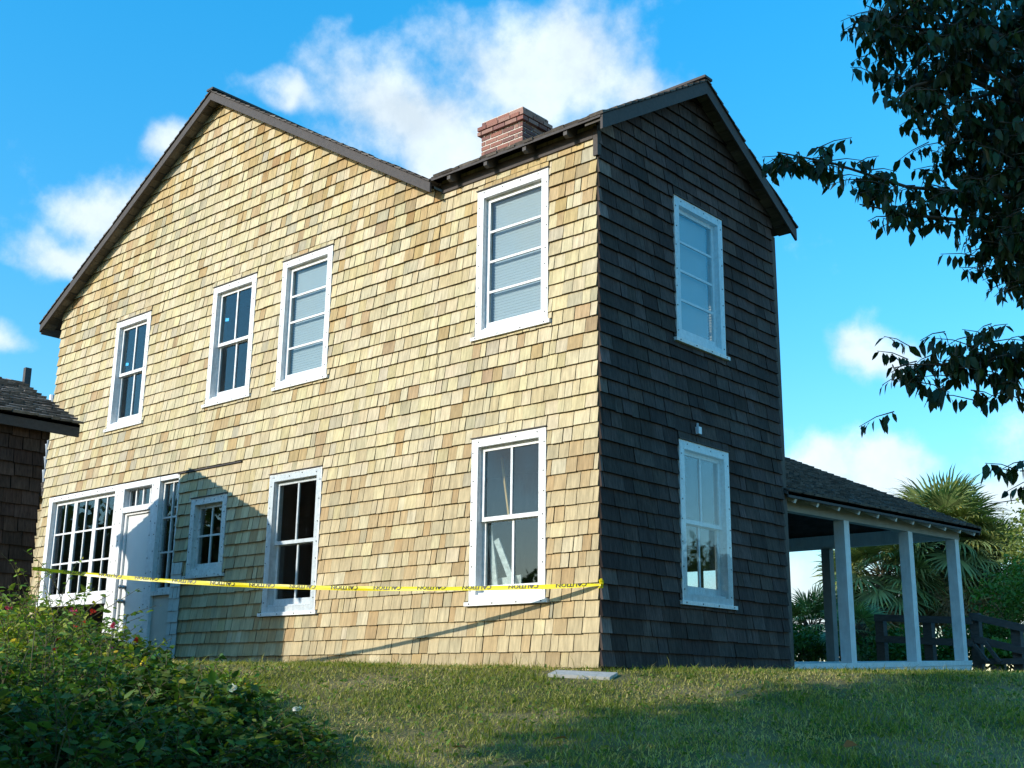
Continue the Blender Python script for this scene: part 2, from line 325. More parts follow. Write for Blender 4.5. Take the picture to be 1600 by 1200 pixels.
# remaining walls, inner floors and partitions
MB().box(HL, 0, HW, HW + .13, -.5, .92).box(HL, -1.9, HW, HW + .13, .92, 5.5).box(-.5, 0, HW, HW + .13, .92, 5.5).box(-1.9, -.5, HW, HW + .13, 1.30, 5.5).box(-1.22, -1.18, HW + .03, HW + .07, .92, 1.30).build('back_wall', M_BACK, house)
MB().box(HL - .0, HL + .13, .0, HW, -.5, 5.5).build('end_wall', M_BACK, house)
MB().box(HL + .13, -.13, .13, HW, -.05, .05).box(HL + .13, -.13, .13, HW, 2.85, 3.05).build('inner_floor', M_FLOOR, house)
MB().box(HL + .13, -.13, .13, HW, 5.44, 5.5).build('inner_ceiling', M_INNER, house)
MB().box(-3.7, -3.6, .13, HW, 3.05, 5.44).box(-7.6, -7.5, .13, HW, 3.05, 5.44).box(-6.0, -5.9, .13, HW, .05, 2.85).build('partition', M_INNER, house)

def wave(u, z): return .5 + .5 * math.sin(u * 1.9 + 2.1 * math.sin(z * 1.3)) * math.sin(z * 2.3 + 1.7 * math.sin(u * .9))
def cedar(u=0, z=0):
    t = random.random() * (.80 + .40 * (1 - wave(u, z)))
    if t < .66: c = np.array((.56, .485, .325))
    elif t < .86: c = np.array((.49, .41, .255))
    elif t < .95: c = np.array((.43, .315, .175))
    elif t < 1.08: c = np.array((.42, .375, .265))
    else: c = np.array((.37, .27, .16))
    return tuple(c * np.array((.94, .905, .83)) * random.uniform(.92, 1.06) * np.array((random.uniform(.97, 1.03), 1, random.uniform(.90, 1.08))))
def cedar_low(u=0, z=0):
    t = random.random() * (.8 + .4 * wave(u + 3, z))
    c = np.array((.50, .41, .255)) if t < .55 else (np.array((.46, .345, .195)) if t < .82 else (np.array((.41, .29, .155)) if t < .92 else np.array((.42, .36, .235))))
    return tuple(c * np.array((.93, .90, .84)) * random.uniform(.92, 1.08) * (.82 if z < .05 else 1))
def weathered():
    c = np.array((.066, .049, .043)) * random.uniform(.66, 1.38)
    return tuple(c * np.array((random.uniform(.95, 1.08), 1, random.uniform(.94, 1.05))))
def shingles(u0, u1, z0, zt, expo, wr, clipf, blocks, colf, jit=.004, cuts=()):
    out = []
    z = z0; row = 0
    while z < zt:
        e = expo * random.uniform(.95, 1.05); us = [u0]; u = u0 + random.uniform(.04, wr[1])
        while u < u1 - .05: us.append(u); u += random.uniform(*wr)
        us.append(u1)
        for b in blocks:
            if b[2] < z + e and b[3] > z: us = [v for v in us if abs(v - b[0]) > .035 and abs(v - b[1]) > .035] + [b[0], b[1]]
        us = sorted(set(us + [c for c in cuts]))
        tilt = random.uniform(-.003, .003)
        for a, b in zip(us, us[1:]):
            if b - a < .012: continue
            g = random.choice((.0012, .0025, .0045, .006)); dz = random.uniform(-jit, jit) + tilt
            lo, hi = z + dz, z + e + .012; m = (a + b) / 2; pieces = [(lo, hi)]
            for k in blocks:
                if k[0] < m < k[1]:
                    pieces = [q for (l, h) in pieces for q in ((l, min(h, k[2])), (max(l, k[3]), h)) if q[1] - q[0] > .012]
            for l, h in pieces:
                p = clipf([(a + g, l), (b - g, l), (b - g, h), (a + g, h)])
                if len(p) > 2: out.append((p, l, e, colf(m, z), random.uniform(.028, .037)))
        z += e; row += 1
    return out
def shingle_mb(fmap, items):
    mb = MB(fmap)
    for p, l, e, c, th in items:
        k = len(p); vs = [(u, .004 + th * max(0, 1 - (z - l) / (e + .012) * .80), z) for u, z in p] + [(u, .0005, z) for u, z in p]
        mb.add(vs, [tuple(range(k))], c); o_ = len(mb.v) - 2 * k
        for i in range(k):
            j = (i + 1) % k; lowedge = abs(p[i][1] - l) < .004 and abs(p[j][1] - l) < .004
            mb.f.append((o_ + i, o_ + k + i, o_ + k + j, o_ + j)); mb.c.append(tuple(q * (.28 if lowedge else .42) for q in c))  # butts and sides darkened, as end grain and as painted course shadow
    return mb
def place_shingles(par, fmap, items, m, nbig):
    def size(it):
        p = it[0]; c = Vector(fmap(sum(q[0] for q in p) / len(p), 0, sum(q[1] for q in p) / len(p))); d = c - CAMP
        n = Vector(fmap(0, 1, 0)); ar = (max(q[0] for q in p) - min(q[0] for q in p)) * (max(q[1] for q in p) - min(q[1] for q in p)); return ar * abs(d.normalized().dot(n)) / d.length_squared
    items = sorted(items, key=size, reverse=True)
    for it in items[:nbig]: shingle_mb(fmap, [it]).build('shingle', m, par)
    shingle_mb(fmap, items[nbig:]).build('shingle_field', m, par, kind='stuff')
blk = [(a - .005, b + .005, c - .0, d + .012) for a, b, c, d in LIT_WIN.values()]
SILLS = [(a - .055, b + .055, c - .05, c + .01) for k, (a, b, c, d) in LIT_WIN.items()]
litblk = blk + SILLS + [(ENTRY[0], -7.37, -.5, 2.72)]
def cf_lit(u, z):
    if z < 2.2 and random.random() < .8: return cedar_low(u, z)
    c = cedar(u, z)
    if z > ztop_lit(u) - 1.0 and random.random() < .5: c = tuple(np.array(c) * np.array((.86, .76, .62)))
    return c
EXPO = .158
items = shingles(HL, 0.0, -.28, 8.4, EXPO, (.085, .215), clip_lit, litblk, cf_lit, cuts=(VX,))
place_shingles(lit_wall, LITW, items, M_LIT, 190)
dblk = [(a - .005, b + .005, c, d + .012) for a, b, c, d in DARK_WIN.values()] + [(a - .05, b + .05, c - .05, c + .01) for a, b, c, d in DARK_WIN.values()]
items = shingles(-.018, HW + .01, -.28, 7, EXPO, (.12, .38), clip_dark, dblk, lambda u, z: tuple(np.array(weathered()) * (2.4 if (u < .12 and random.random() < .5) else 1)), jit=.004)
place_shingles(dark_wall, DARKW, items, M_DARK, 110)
# dark strip painted as the step's shadow line above the little window, and boards at the corner
MB(LITW).box(-7.42, -5.93, .004, .042, 2.690, 2.706).build('step_shadow_strip', M_FASCIA, house)
MB().box(-.03, .03, -.045, .02, 5.28, 5.62).build('corner_board', M_FASCIA, house)

# ---- windows
def window(fmap, rect, style, sheet=True, blind=None, worn=False, sticker=None, label=None, depth=.075):
    a, b, c, d = rect; W_ = M_WHITED if worn else M_WHITE
    mb = MB(fmap); t = .034; cw = CAS
    mb.box(a, a + cw, .002, t, c, d).box(b - cw, b, .002, t, c, d).box(a + cw, b - cw, .002, t - .002, d - cw, d).box(a + cw, b - cw, .002, t - .002, c, c + cw * .75)
    w = mb.build('window', W_, house, label=label)
    MB(fmap).box(a - .045, b + .045, .002, .062, c - .042, c - .002).build('sill', W_, w)
    MB(fmap).box(a - .012, b + .012, .002, .05, d + .002, d + .012).build('drip_cap', M_FASCIA, w)
    i0, i1, k0, k1 = a + cw * .8, b - cw * .8, c + cw * .8, d - cw * .8      # inner opening
    j = MB(fmap); jd = -.125
    j.box(i0, i0 + .018, jd, .001, k0, k1).box(i1 - .018, i1, jd, .001, k0, k1).box(i0 + .018, i1 - .018, jd, .001, k1 - .018, k1).box(i0 + .018, i1 - .018, jd, .001, k0, k0 + .018)
    j.build('jamb', W_, w)
    x0, x1, z0, z1 = i0 + .02, i1 - .02, k0 + .02, k1 - .02; panes = []
    def sash(x0, x1, z0, z1, n, th, bw, cols, rows, mt, bot=None):
        m = MB(fmap); bb = bot or bw
        m.box(x0, x0 + bw, n - th, n, z0, z1).box(x1 - bw, x1, n - th, n, z0, z1).box(x0 + bw, x1 - bw, n - th, n, z0, z0 + bb).box(x0 + bw, x1 - bw, n - th, n, z1 - bw, z1)
        gx = [x0 + bw + (x1 - x0 - 2 * bw) * k / cols for k in range(cols + 1)]; gzz = [z0 + bb + (z1 - z0 - bw - bb) * k / rows for k in range(rows + 1)]
        for x in gx[1:-1]: m.box(x - mt / 2, x + mt / 2, n - th * .8, n - .003, z0 + bb, z1 - bw)
        for q in gzz[1:-1]:
            for g0, g1 in zip(gx, gx[1:]): m.box(g0 + (mt / 2 if g0 != gx[0] else 0), g1 - (mt / 2 if g1 != gx[-1] else 0), n - th * .8, n - .004, q - mt / 2, q + mt / 2)
        m.build('sash', W_, w)
        for g0, g1 in zip(gx, gx[1:]):
            for q0, q1 in zip(gzz, gzz[1:]):
                e = .003; y_ = n - th * .55; t1, t2, t3 = [random.uniform(-.0022, .0022) for _ in range(3)]; o4 = (t1, t2, t3, t1 + t3 - t2)
                cs = [(g0 + e, q0 + e), (g1 - e, q0 + e), (g1 - e, q1 - e), (g0 + e, q1 - e)]
                MB(fmap).add([(u, y_ + o4[i], z) for i, (u, z) in enumerate(cs)] + [(u, y_ + .003 + o4[i], z) for i, (u, z) in enumerate(cs)], [(3, 2, 1, 0), (4, 5, 6, 7), (0, 1, 5, 4), (1, 2, 6, 5), (2, 3, 7, 6), (3, 0, 4, 7)]).build('pane', M_GLASS, w)
    if style == 'double':
        mid = (z0 + z1) / 2 - .01
        sash(x0, x1, mid - .018, z1, -.028, .032, .045, 2, 1, .028); sash(x0, x1, z0, mid + .018, -.066, .032, .045, 2, 1, .028, .075)
    elif style == 'four': sash(x0, x1, z0, z1, -.030, .032, .05, 1, 4, .026, .06)
    elif style == 'small': sash(x0, x1, z0, z1, -.035, .032, .05, 2, 2, .026, .06)
    if blind:
        m = MB(fmap); q = z0 + .07
        while q < z1 - .05: m.add([(x0 + .06, -.105, q), (x1 - .06, -.105, q), (x1 - .06, -.094, q + .0265), (x0 + .06, -.094, q + .0265)], [(0, 1, 2, 3)]); q += .0335
        m.build('blind', M_BLIND, w, recalc=False, kind='stuff')
    # screws round the casing
    m = MB(fmap); r = random.Random(int((a + c) * 1000))
    def scr(u, z, n): s = .0065; m.box(u - s, u + s, n, n + .005, z - s, z + s)
    k = c + .12
    while k < d - .05: scr(a + .03 + r.uniform(-.012, .012), k + r.uniform(-.04, .04), t); scr(b - .03 + r.uniform(-.012, .012), k + r.uniform(-.04, .04), t); k += .24
    for q in range(4): scr(a + .12 + (b - a - .24) * q / 3 + r.uniform(-.04, .04), d - .04 + r.uniform(-.012, .012), t - .002)
    for q in range(4): scr(a + .03 + (b - a - .06) * q / 3, c - .022, .062)
    m.build('screw_heads', M_SCREW, w, kind='stuff')
    if sticker:
        u, z = sticker; MB(fmap).add([(x0 + u - .045, -.040, z - .02), (x0 + u + .04, -.040, z - .03), (x0 + u + .045, -.040, z + .012), (x0 + u - .04, -.040, z + .028)], [(0, 1, 2, 3)]).build('sticker', M_BLUE, w, recalc=False)
    if sheet: MB(fmap).box(a + .012, b - .012, t + .002, t + .005, c + .005, d - .012).build('clear_sheet', M_SHEET, w)
    return w
Wn = LIT_WIN
window(LITW, Wn['A'], 'four', False, True, label='large upper window with closed blind nearest the corner')
window(LITW, Wn['D'], 'four', False, True)
window(LITW, Wn['B'], 'double', False); window(LITW, Wn['C'], 'double', True)
window(LITW, Wn['E'], 'double', False, sticker=(.18, 4.82)); window(LITW, Wn['F'], 'double', False, sticker=(.20, 4.62))
window(LITW, Wn['S'], 'small', False, worn=True, label='small worn window of four panes')
window(DARKW, DARK_WIN['G'], 'four', True, True); window(DARKW, DARK_WIN['H'], 'double', True)

# ---- entry bay: triple window, door with transom, sidelight
def entry():
    f = LITW
    e = MB(f)
    e.box(-11.06, -10.95, -.10, .032, .95, 2.70).box(-9.06, -8.80, -.10, .034, .16, 2.70).box(-8.06, -7.86, -.10, .034, .16, 2.70).box(-10.95, -9.06, -.10, .030, 2.62, 2.70)
    e.box(-8.80, -8.06, -.10, .030, 2.615, 2.70).box(-8.80, -8.06, -.10, .030, 2.26, 2.34).box(-7.86, -7.38, -.10, .026, 2.64, 2.70)
    fr = e.build('entry_frame', M_WHITE, house)
    # triple window
    w = MB(f).box(-11.1, -9.05, .0, .085, .96, 1.10).build('window', M_WHITE, house, label='wide entry window of three six pane sashes')
    xs = [-10.95, -10.33, -9.71, -9.09]
    for a, b in zip(xs, xs[1:]):
        m = MB(f); n0, n1 = -.075, -.04
        m.box(a + .002, a + .05, n0, n1, 1.10, 2.618).box(b - .05, b - .002, n0, n1, 1.10, 2.618).box(a + .05, b - .05, n0, n1, 1.10, 1.16).box(a + .05, b - .05, n0, n1, 2.565, 2.618)
        mx = (a + b) / 2; m.box(mx - .013, mx + .013, n0 + .004, n1 - .003, 1.16, 2.565)
        zz = [1.16, 1.63, 2.10, 2.565]
        for q in zz[1:-1]: m.box(a + .05, mx - .013, n0 + .004, n1 - .004, q - .013, q + .013).box(mx + .013, b - .05, n0 + .004, n1 - .004, q - .013, q + .013)
        m.build('sash', M_WHITE, w)
        for p, q in ((a + .05, mx), (mx, b - .05)):
            for r0, r1 in zip(zz, zz[1:]): MB(f).box(p + .004, q - .004, -.06, -.057, r0 + .004, r1 - .004).build('pane', M_GLASS, w)
    # transom
    tr = MB(f).box(-8.80, -8.06, -.094, -.05, 2.60, 2.614).build('transom', M_WHITE, house)
    for x in (-8.798, -8.62, -8.43, -8.24, -8.092): MB(f).box(x, x + .03, -.09, -.05, 2.342, 2.598).build('glazing_bar', M_WHITE, tr)
    for x in (-8.77, -8.59, -8.40, -8.21): MB(f).box(x + .003, x + (.147 if x != -8.21 else .115), -.072, -.069, 2.345, 2.61).build('pane', M_GLASS, tr)
    # door
    dr = MB(f).box(-8.74, -8.10, -.085, -.04, .22, 2.22).build('door', M_DOOR, house, label='plain pale door half in shadow')
    MB(f).box(-8.798, -8.745, -.09, -.008, .2, 2.256).box(-8.095, -8.062, -.09, -.008, .2, 2.256).box(-8.745, -8.095, -.09, -.008, 2.225, 2.256).build('door_frame', M_WHITE, dr)
    for z in (1.18, .98): MB(ID3).tube([(-8.66, .04, z), (-8.66, -.005, z), (-8.66, -.012, z), (-8.66, -.045, z), (-8.66, -.058, z)], [.03, .03, .012, .032, .016], 12).build('knob', M_STEEL, dr, smooth=True)
    # sidelight
    s = MB(f); a, b = -7.86, -7.375
    s.box(a + .002, a + .05, -.08, -.03, 1.08, 2.64).box(b - .03, b, -.08, .02, 1.08, 2.64).box(a + .05, b - .03, -.08, -.03, 1.08, 1.13).box(a + .05, b - .03, -.08, -.03, 2.60, 2.638).box(-7.62, -7.595, -.075, -.035, 1.13, 2.60)
    for q in (1.62, 2.11): s.box(a + .05, -7.62, -.075, -.036, q - .012, q + .012).box(-7.595, b - .03, -.075, -.036, q - .012, q + .012)
    sd = s.build('sidelight', M_WHITED, house)
    for p, q in ((a + .05, -7.62), (-7.595, b - .03)):
        for r0, r1 in ((1.13, 1.62), (1.62, 2.11), (2.11, 2.60)): MB(f).box(p + .003, q - .003, -.055, -.052, r0 + .014, r1 - .014).build('pane', M_GLASS, sd)
    MB(f).box(-7.86, -7.375, -.08, -.012, .26, 1.02).build('panel', M_PANEL, sd)
    MB(f).box(-7.88, -7.36, -.08, .028, 1.022, 1.078).build('rail', M_WHITED, sd)
    MB(f).box(-7.95, -7.20, -.1, .06, .20, .245).build('threshold', M_WHITED, house)
    # white painted shingles beside the panel
    mm = MB(f); items = shingles(-7.37, -7.12, .16, 1.4, EXPO, (.09, .15), lambda p: p, [], lambda u, z: (.62, .61, .56), .004)
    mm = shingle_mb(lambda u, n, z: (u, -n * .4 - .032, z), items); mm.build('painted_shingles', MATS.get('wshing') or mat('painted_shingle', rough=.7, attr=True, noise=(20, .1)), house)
    # screws
    m = MB(f); r = random.Random(3)
    for x in (-8.99, -8.86, -8.02, -7.90):
        for k in range(10): s_ = .007; z = .4 + k * .24 + r.uniform(-.05, .05); m.box(x - s_, x + s_, .034, .039, z - s_, z + s_)
    for k in range(9): x = -10.9 + k * .22; m.box(x - .007, x + .007, .03, .036, 2.65, 2.664)
    m.build('screw_heads', M_SCREW, fr, kind='stuff')
entry()

# ---- roofs
def roof_tone(): c = np.array((.125, .108, .095)) * random.uniform(.55, 1.35); return tuple(c)
def roof_slope(par, p0, e, s, length, run, m=M_ROOF, expo=.145, wr=(.10, .2), lim=None):
    """shingles on a slope: p0 eave corner, e unit along eave, s unit up slope"""
    p0, e, s = Vector(p0), Vector(e), Vector(s); n = e.cross(s)
    if n.z < 0: n = -n
    mb = MB(); r = 0.0
    while r < run:
        u = -random.uniform(0, .1)
        while u < length:
            w = random.uniform(*wr); a, b = max(u, 0), min(u + w - .004, length); th = random.uniform(.012, .024); r0 = r + random.uniform(-.012, .012); r1 = min(r + expo + .03, run + .02)
            if b - a > .02 and not (lim and not lim((a + b) / 2, r)):
                q = [p0 + e * a + s * r0, p0 + e * b + s * r0, p0 + e * b + s * r1, p0 + e * a + s * r1]
                vs = [q[0] + n * (th + .012), q[1] + n * (th + .012), q[2] + n * .008, q[3] + n * .008, q[0] + n * .001, q[1] + n * .001, q[2] + n * .001, q[3] + n * .001]
                mb.add([tuple(v) for v in vs], [(0, 1, 2, 3), (4, 5, 1, 0), (5, 6, 2, 1), (7, 4, 0, 3)], roof_tone())
            u += w
        r += expo
    mb.build('roof_shingles', m, par, kind='stuff')
BY = 3.75   # how far the left wing runs back
# left wing
rf = MB()
def slab(mb, pts, th): # quad slab, pts top
    vs = [tuple(p) for p in pts] + [(p[0], p[1], p[2] - th) for p in pts]; k = len(pts)
    mb.add(vs, [tuple(range(k)), tuple(range(2 * k - 1, k - 1, -1))] + [(i, (i + 1) % k, k + (i + 1) % k, k + i) for i in range(k)])
slab(rf, [(AX, -DG + .02, AZ), (AX, BY, AZ), (EX, BY, roofz(EX)), (EX, -DG + .02, roofz(EX))], .03)
slab(rf, [(AX, -DG + .02, AZ), (VX, -DG + .02, roofz(VX)), (VX, BY, roofz(VX)), (AX, BY, AZ)], .03)
roofL = rf.build('roof', M_FASCIA, house, label='gable roof of the left wing')
cl = 1 / math.hypot(1, PITCH); sx, sz_ = cl, PITCH * cl
RUNL = (AX - EX) / cl; RUNR = (VX - AX) / cl
roof_slope(roofL, (EX, -DG - .02, roofz(EX)), (0, 1, 0), (sx, 0, sz_), BY + DG, RUNL)
roof_slope(roofL, (VX, -DG - .02, roofz(VX)), (0, 1, 0), (-sx, 0, sz_), BY + DG, RUNR)
MB().bar((AX, -DG - .03, AZ + .03), (AX, BY, AZ + .03), .16, .03).build('ridge_cap', M_FASCIA, roofL)
# rake boards
def rake(par, p, q, y0, y1, h):  # board under the roof edge, in the x-z plane
    mb = MB(); mb.add([(p[0], y0, p[1]), (q[0], y0, q[1]), (q[0], y0, q[1] - h), (p[0], y0, p[1] - h), (p[0], y1, p[1]), (q[0], y1, q[1]), (q[0], y1, q[1] - h), (p[0], y1, p[1] - h)], [(0, 1, 2, 3), (7, 6, 5, 4), (0, 4, 5, 1), (1, 5, 6, 2), (2, 6, 7, 3), (3, 7, 4, 0)])
    return mb.build('rake_board', M_FASCIA, par)
rake(roofL, (EX, roofz(EX) - .004), (AX, AZ - .004), -DG, -DG + .03, .125); rake(roofL, (AX, AZ - .005), (VX, roofz(VX) - .005), -DG, -DG + .03, .125)
# sheathing boards under the rake overhang
def sheath_tone(): c = np.array((.13, .115, .10)) * random.uniform(.55, 1.4); return tuple(c)
n = int((AX - EX) / .135)
for k in range(n):
    for sgn in (-1, 1):
        x0 = AX + sgn * (.02 + k * .135); x1 = x0 + sgn * (.128 + random.uniform(-.01, .004))
        if sgn > 0 and x1 > VX: continue
        d = random.uniform(.032, .05)
        MB().add([(x0, -DG + .032, roofz(x0) - .031), (x1, -DG + .032, roofz(x1) - .031), (x1, .02, roofz(x1) - .031), (x0, .02, roofz(x0) - .031),
                  (x0, -DG + .032, roofz(x0) - .03 - d), (x1, -DG + .032, roofz(x1) - .03 - d), (x1, .02, roofz(x1) - .03 - d), (x0, .02, roofz(x0) - .03 - d)],
                 [(0, 1, 2, 3), (7, 6, 5, 4), (0, 4, 5, 1), (1, 5, 6, 2), (2, 6, 7, 3), (3, 7, 4, 0)], sheath_tone()).build('sheathing_board', M_SHEATH, roofL)
MB().box(EX, EX + .03, -DG + .03, BY, roofz(EX) - .16, roofz(EX) - .03).build('eave_board', M_FASCIA, roofL)
# right wing
XO = .225; LX = -4.75; RT = roofzr(RY)
rf = MB()
slab(rf, [(VX + .02, -DG, RZ), (XO - .02, -DG, RZ), (XO - .02, RY, RT), (LX, RY, RT)], .03)
YB = 2 * RY + DG
slab(rf, [(LX, RY, RT), (XO - .02, RY, RT), (XO - .02, YB, roofzr(YB)), (VX, YB, roofzr(YB))], .03)
roofR = rf.build('roof', M_FASCIA, house, label='lower gable roof of the right wing')
c2 = 1 / math.hypot(1, RP); sy2, sz2 = c2, RP * c2; RUN2 = (RY + DG) / c2
roof_slope(roofR, (LX, -DG, RZ), (1, 0, 0), (0, sy2, sz2), XO + .02 - LX, RUN2, lim=lambda u, r: LX + u > VX - r * 1.03 + .03)
roof_slope(roofR, (LX, YB, roofzr(YB)), (1, 0, 0), (0, -sy2, sz2), XO + .02 - LX, RUN2, lim=lambda u, r: LX + u > VX - r * 1.03)
MB().bar((LX, RY, RT + .03), (XO + .03, RY, RT + .03), .16, .03).build('ridge_cap', M_FASCIA, roofR)
def rake_y(p, q, h):
    x0, x1 = XO - .03, XO; mb = MB(); mb.add([(x0, p[0], p[1]), (x0, q[0], q[1]), (x0, q[0], q[1] - h), (x0, p[0], p[1] - h), (x1, p[0], p[1]), (x1, q[0], q[1]), (x1, q[0], q[1] - h), (x1, p[0], p[1] - h)], [(0, 1, 2, 3), (7, 6, 5, 4), (0, 4, 5, 1), (1, 5, 6, 2), (2, 6, 7, 3), (3, 7, 4, 0)])
    mb.build('rake_board', M_FASCIA, roofR)
rake_y((-DG + .01, RZ - .004), (RY, RT - .004), .16); rake_y((RY, RT - .005), (YB, roofzr(YB) - .005), .16)
n = int((RY + DG) / .135)
for k in range(n):
    for sgn in (-1, 1):
        y0 = RY + sgn * (.02 + k * .135); y1 = y0 + sgn * (.128 + random.uniform(-.01, .004)); d = random.uniform(.032, .05)
        f = lambda y: roofzr(y) - .031
        MB().add([(XO - .032, y0, f(y0)), (XO - .032, y1, f(y1)), (-.02, y1, f(y1)), (-.02, y0, f(y0)), (XO - .032, y0, f(y0) - d), (XO - .032, y1, f(y1) - d), (-.02, y1, f(y1) - d), (-.02, y0, f(y0) - d)],
                 [(0, 1, 2, 3), (7, 6, 5, 4), (0, 4, 5, 1), (1, 5, 6, 2), (2, 6, 7, 3), (3, 7, 4, 0)], sheath_tone()).build('sheathing_board', M_SHEATH, roofR)
for x in (-2.02, -1.44, -.86, -.28):
    mb = MB(); x0, x1 = x - .025, x + .025
    P = [(-DG + .015, RZ - .032), (.03, RZ + RP * (.03 + DG) - .04), (.03, RZ + RP * (.03 + DG) - .15), (-DG + .06, RZ - .10), (-DG + .015, RZ - .08)]
    mb.add([(x0, y, z) for y, z in P] + [(x1, y, z) for y, z in P], [(0, 1, 2, 3, 4), (9, 8, 7, 6, 5)] + [(i, 5 + i, 5 + (i + 1) % 5, (i + 1) % 5) for i in range(5)])
    mb.build('rafter_tail', M_GREYWOOD, roofR)
MB().box(VX + .03, -.032, -.048, .0, 5.485, 5.60).build('eave_shade_board', M_FASCIA, roofR)  # dark board added to deepen the shadow band under the eave
# blue-white electrical box on the shaded wall
MB(DARKW).box(1.69, 1.75, .015, .075, 2.565, 2.645).box(1.715, 1.725, .03, .05, 2.645, 2.69).build('junction_box', M_GUTTER, house)

# ---- chimney of separate bricks
ch = MB().box(-2.83, -2.14, 1.212, 1.70, 6.2, 7.06).build('chimney', M_MORTAR, house)
brm = {}
def brick(x0, x1, y0, y1, z0, z1):
    key = (round(x1 - x0, 3), round(y1 - y0, 3), random.randrange(5))
    if key not in brm:
        c = np.array(random.choice([(.26, .115, .085), (.22, .095, .075), (.29, .14, .105), (.20, .10, .085), (.32, .18, .14)])) * random.uniform(.85, 1.15)
        hx, hy, hz = (x1 - x0) / 2, (y1 - y0) / 2, (z1 - z0) / 2; b = .003; mb = MB()
        mb.add([(-hx, -hy + b, -hz + b), (hx, -hy + b, -hz + b), (hx, hy - b, -hz + b), (-hx, hy - b, -hz + b), (-hx, -hy + b, hz - b), (hx, -hy + b, hz - b), (hx, hy - b, hz - b), (-hx, hy - b, hz - b)], [(0, 3, 2, 1), (4, 5, 6, 7), (0, 1, 5, 4), (1, 2, 6, 5), (2, 3, 7, 6), (3, 0, 4, 7)], tuple(c))
        brm[key] = mb.mesh('brick', M_BRICK)
    o = link('brick', brm[key], ch, loc=((x0 + x1) / 2 + random.uniform(-.0015, .0015), (y0 + y1) / 2 + random.uniform(-.0015, .0015), (z0 + z1) / 2))
X0, X1, Y0, Y1 = -2.845, -2.125, 1.2, 1.715
z = 6.38; row = 0; H = .056; J = .014
while z < 7.06:
    o = .045 if 6.895 < z < 6.975 or 6.83 < z < 6.895 and False else 0
    if 6.84 < z < 6.985: o = .04
    x0, x1, y0, y1 = X0 - o, X1 + o, Y0 - o, Y1 + o; dp = .06
    # front and back
    for (ya, yb) in ((y0, y0 + dp + o), (y1 - dp - o, y1)):
        x = x0 if row % 2 == 0 else x0 + dp + J; xe = x1 - dp - J if row % 2 == 0 else x1
        st = x; first = True
        L_ = .195 if row % 2 else .15
        while st < xe - .02:
            en = min(st + L_, xe); 
            if xe - en < .05: en = xe
            brick(st, en, ya, yb, z, z + H); st = en + J; L_ = .195
    for (xa, xb, fr) in ((x1 - dp, x1, 1), (x0, x0 + dp, 0)):
        own = (row % 2 == 0) if fr else (row % 2 == 1)
        ya = y0 if own else y0 + dp + o + J; ye = y1 if own else y1 - dp - o - J; st = ya
        if own: ya = st = y0
        # corner bricks turn: leave the ends to the front course where it owns them
        while st < ye - .02:
            en = min(st + .195, ye)
            if ye - en < .05: en = ye
            if own: a_, b_ = st, en
            brick(xa if not own else xa, xb, st, en, z, z + H); st = en + J
    z += H + J; row += 1
MB().box(X0 + .01, X1 - .01, Y0 + .01, Y1 - .01, 7.06, z - .004).build('mortar_cap', M_MORTAR, ch)

# ---- lean-to at the far left of the house
lt = thing('lean_to', 'low shingled lean-to with dark sloping roof glimpsed behind the shed', 'lean-to')
MB().box(-13.5, -11.33, .30, 3.4, -.3, 2.9).build('wall', M_FELT, lt)
it = shingles(-13.5, -11.34, .1, 2.9, EXPO, (.09, .2), lambda p: p, [], lambda u, z: cedar_low())
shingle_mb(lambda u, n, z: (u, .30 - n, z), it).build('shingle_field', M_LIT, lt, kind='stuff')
rf = MB(); slab(rf, [(-13.8, .1, 2.85), (-11.36, .1, 2.85), (-11.36, 2.4, 4.2), (-13.8, 2.4, 4.2)], .05); r_ = rf.build('roof', M_FASCIA, lt)
q = math.hypot(2.3, 1.35); roof_slope(r_, (-13.8, .1, 2.85), (1, 0, 0), (0, 2.3 / q, 1.35 / q), 2.42, q)
MB().tube([(-13.03, .8, 3.2), (-13.03, .8, 4.87)], .055, 10).build('vent_pipe', M_GUTTER, lt)
bp = MB().bar((-14.42, 1, 0), (-14.55, 1, 5.68), .09, .12, up=(0, 1, 0)).build('wooden_post', M_GREYWOOD); bp['label'] = 'dark square wooden post standing up behind the shed roof'; bp['category'] = 'post'

# ------------------------------------------------------------------ shed on the left
shed = thing('shed', 'dark shingled shed with low gable roof at the left edge', 'shed')
SX, SY, SX2, SY2 = -6.25, -2.6, -9.5, -4.3; SRX, SRZ, SP = -7.87, 3.64, .46; SEX = -6.11
sz = lambda x: SRZ - SP * abs(x - SRX)
MB().box(SX2, SX, SY2, SY, -.3, 2.62).build('wall', M_FELT, shed)
gab = MB(lambda u, n, z: (u, -n, z)).prism([(SX2, 2.62), (SX, 2.62), (SX, sz(SX) - .04), (SRX, SRZ - .06), (SX2, sz(SX2) - .04)], -SY - .06, -SY).build('gable', M_FELT, shed)
it = shingles(SY2, SY, -.1, 2.66, EXPO, (.14, .26), lambda p: p, [], lambda u, z: tuple(np.array(weathered()) * np.array((.95, .8, .7))), jit=.008)
place_shingles(shed.children[0], lambda u, n, z: (SX + n, u, z), it, M_DARK, 90)
it = shingles(SX2, SX, -.1, 3.6, EXPO, (.12, .24), lambda p: clip(clip(p, SP, 1, SRZ + SP * SRX - .05), -SP, 1, SRZ - SP * SRX - .05), [], lambda u, z: weathered())
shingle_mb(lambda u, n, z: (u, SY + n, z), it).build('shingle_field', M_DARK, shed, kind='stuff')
SYO, SYF = -2.25, -4.4
rf = MB(); ex2 = 2 * SRX - SEX
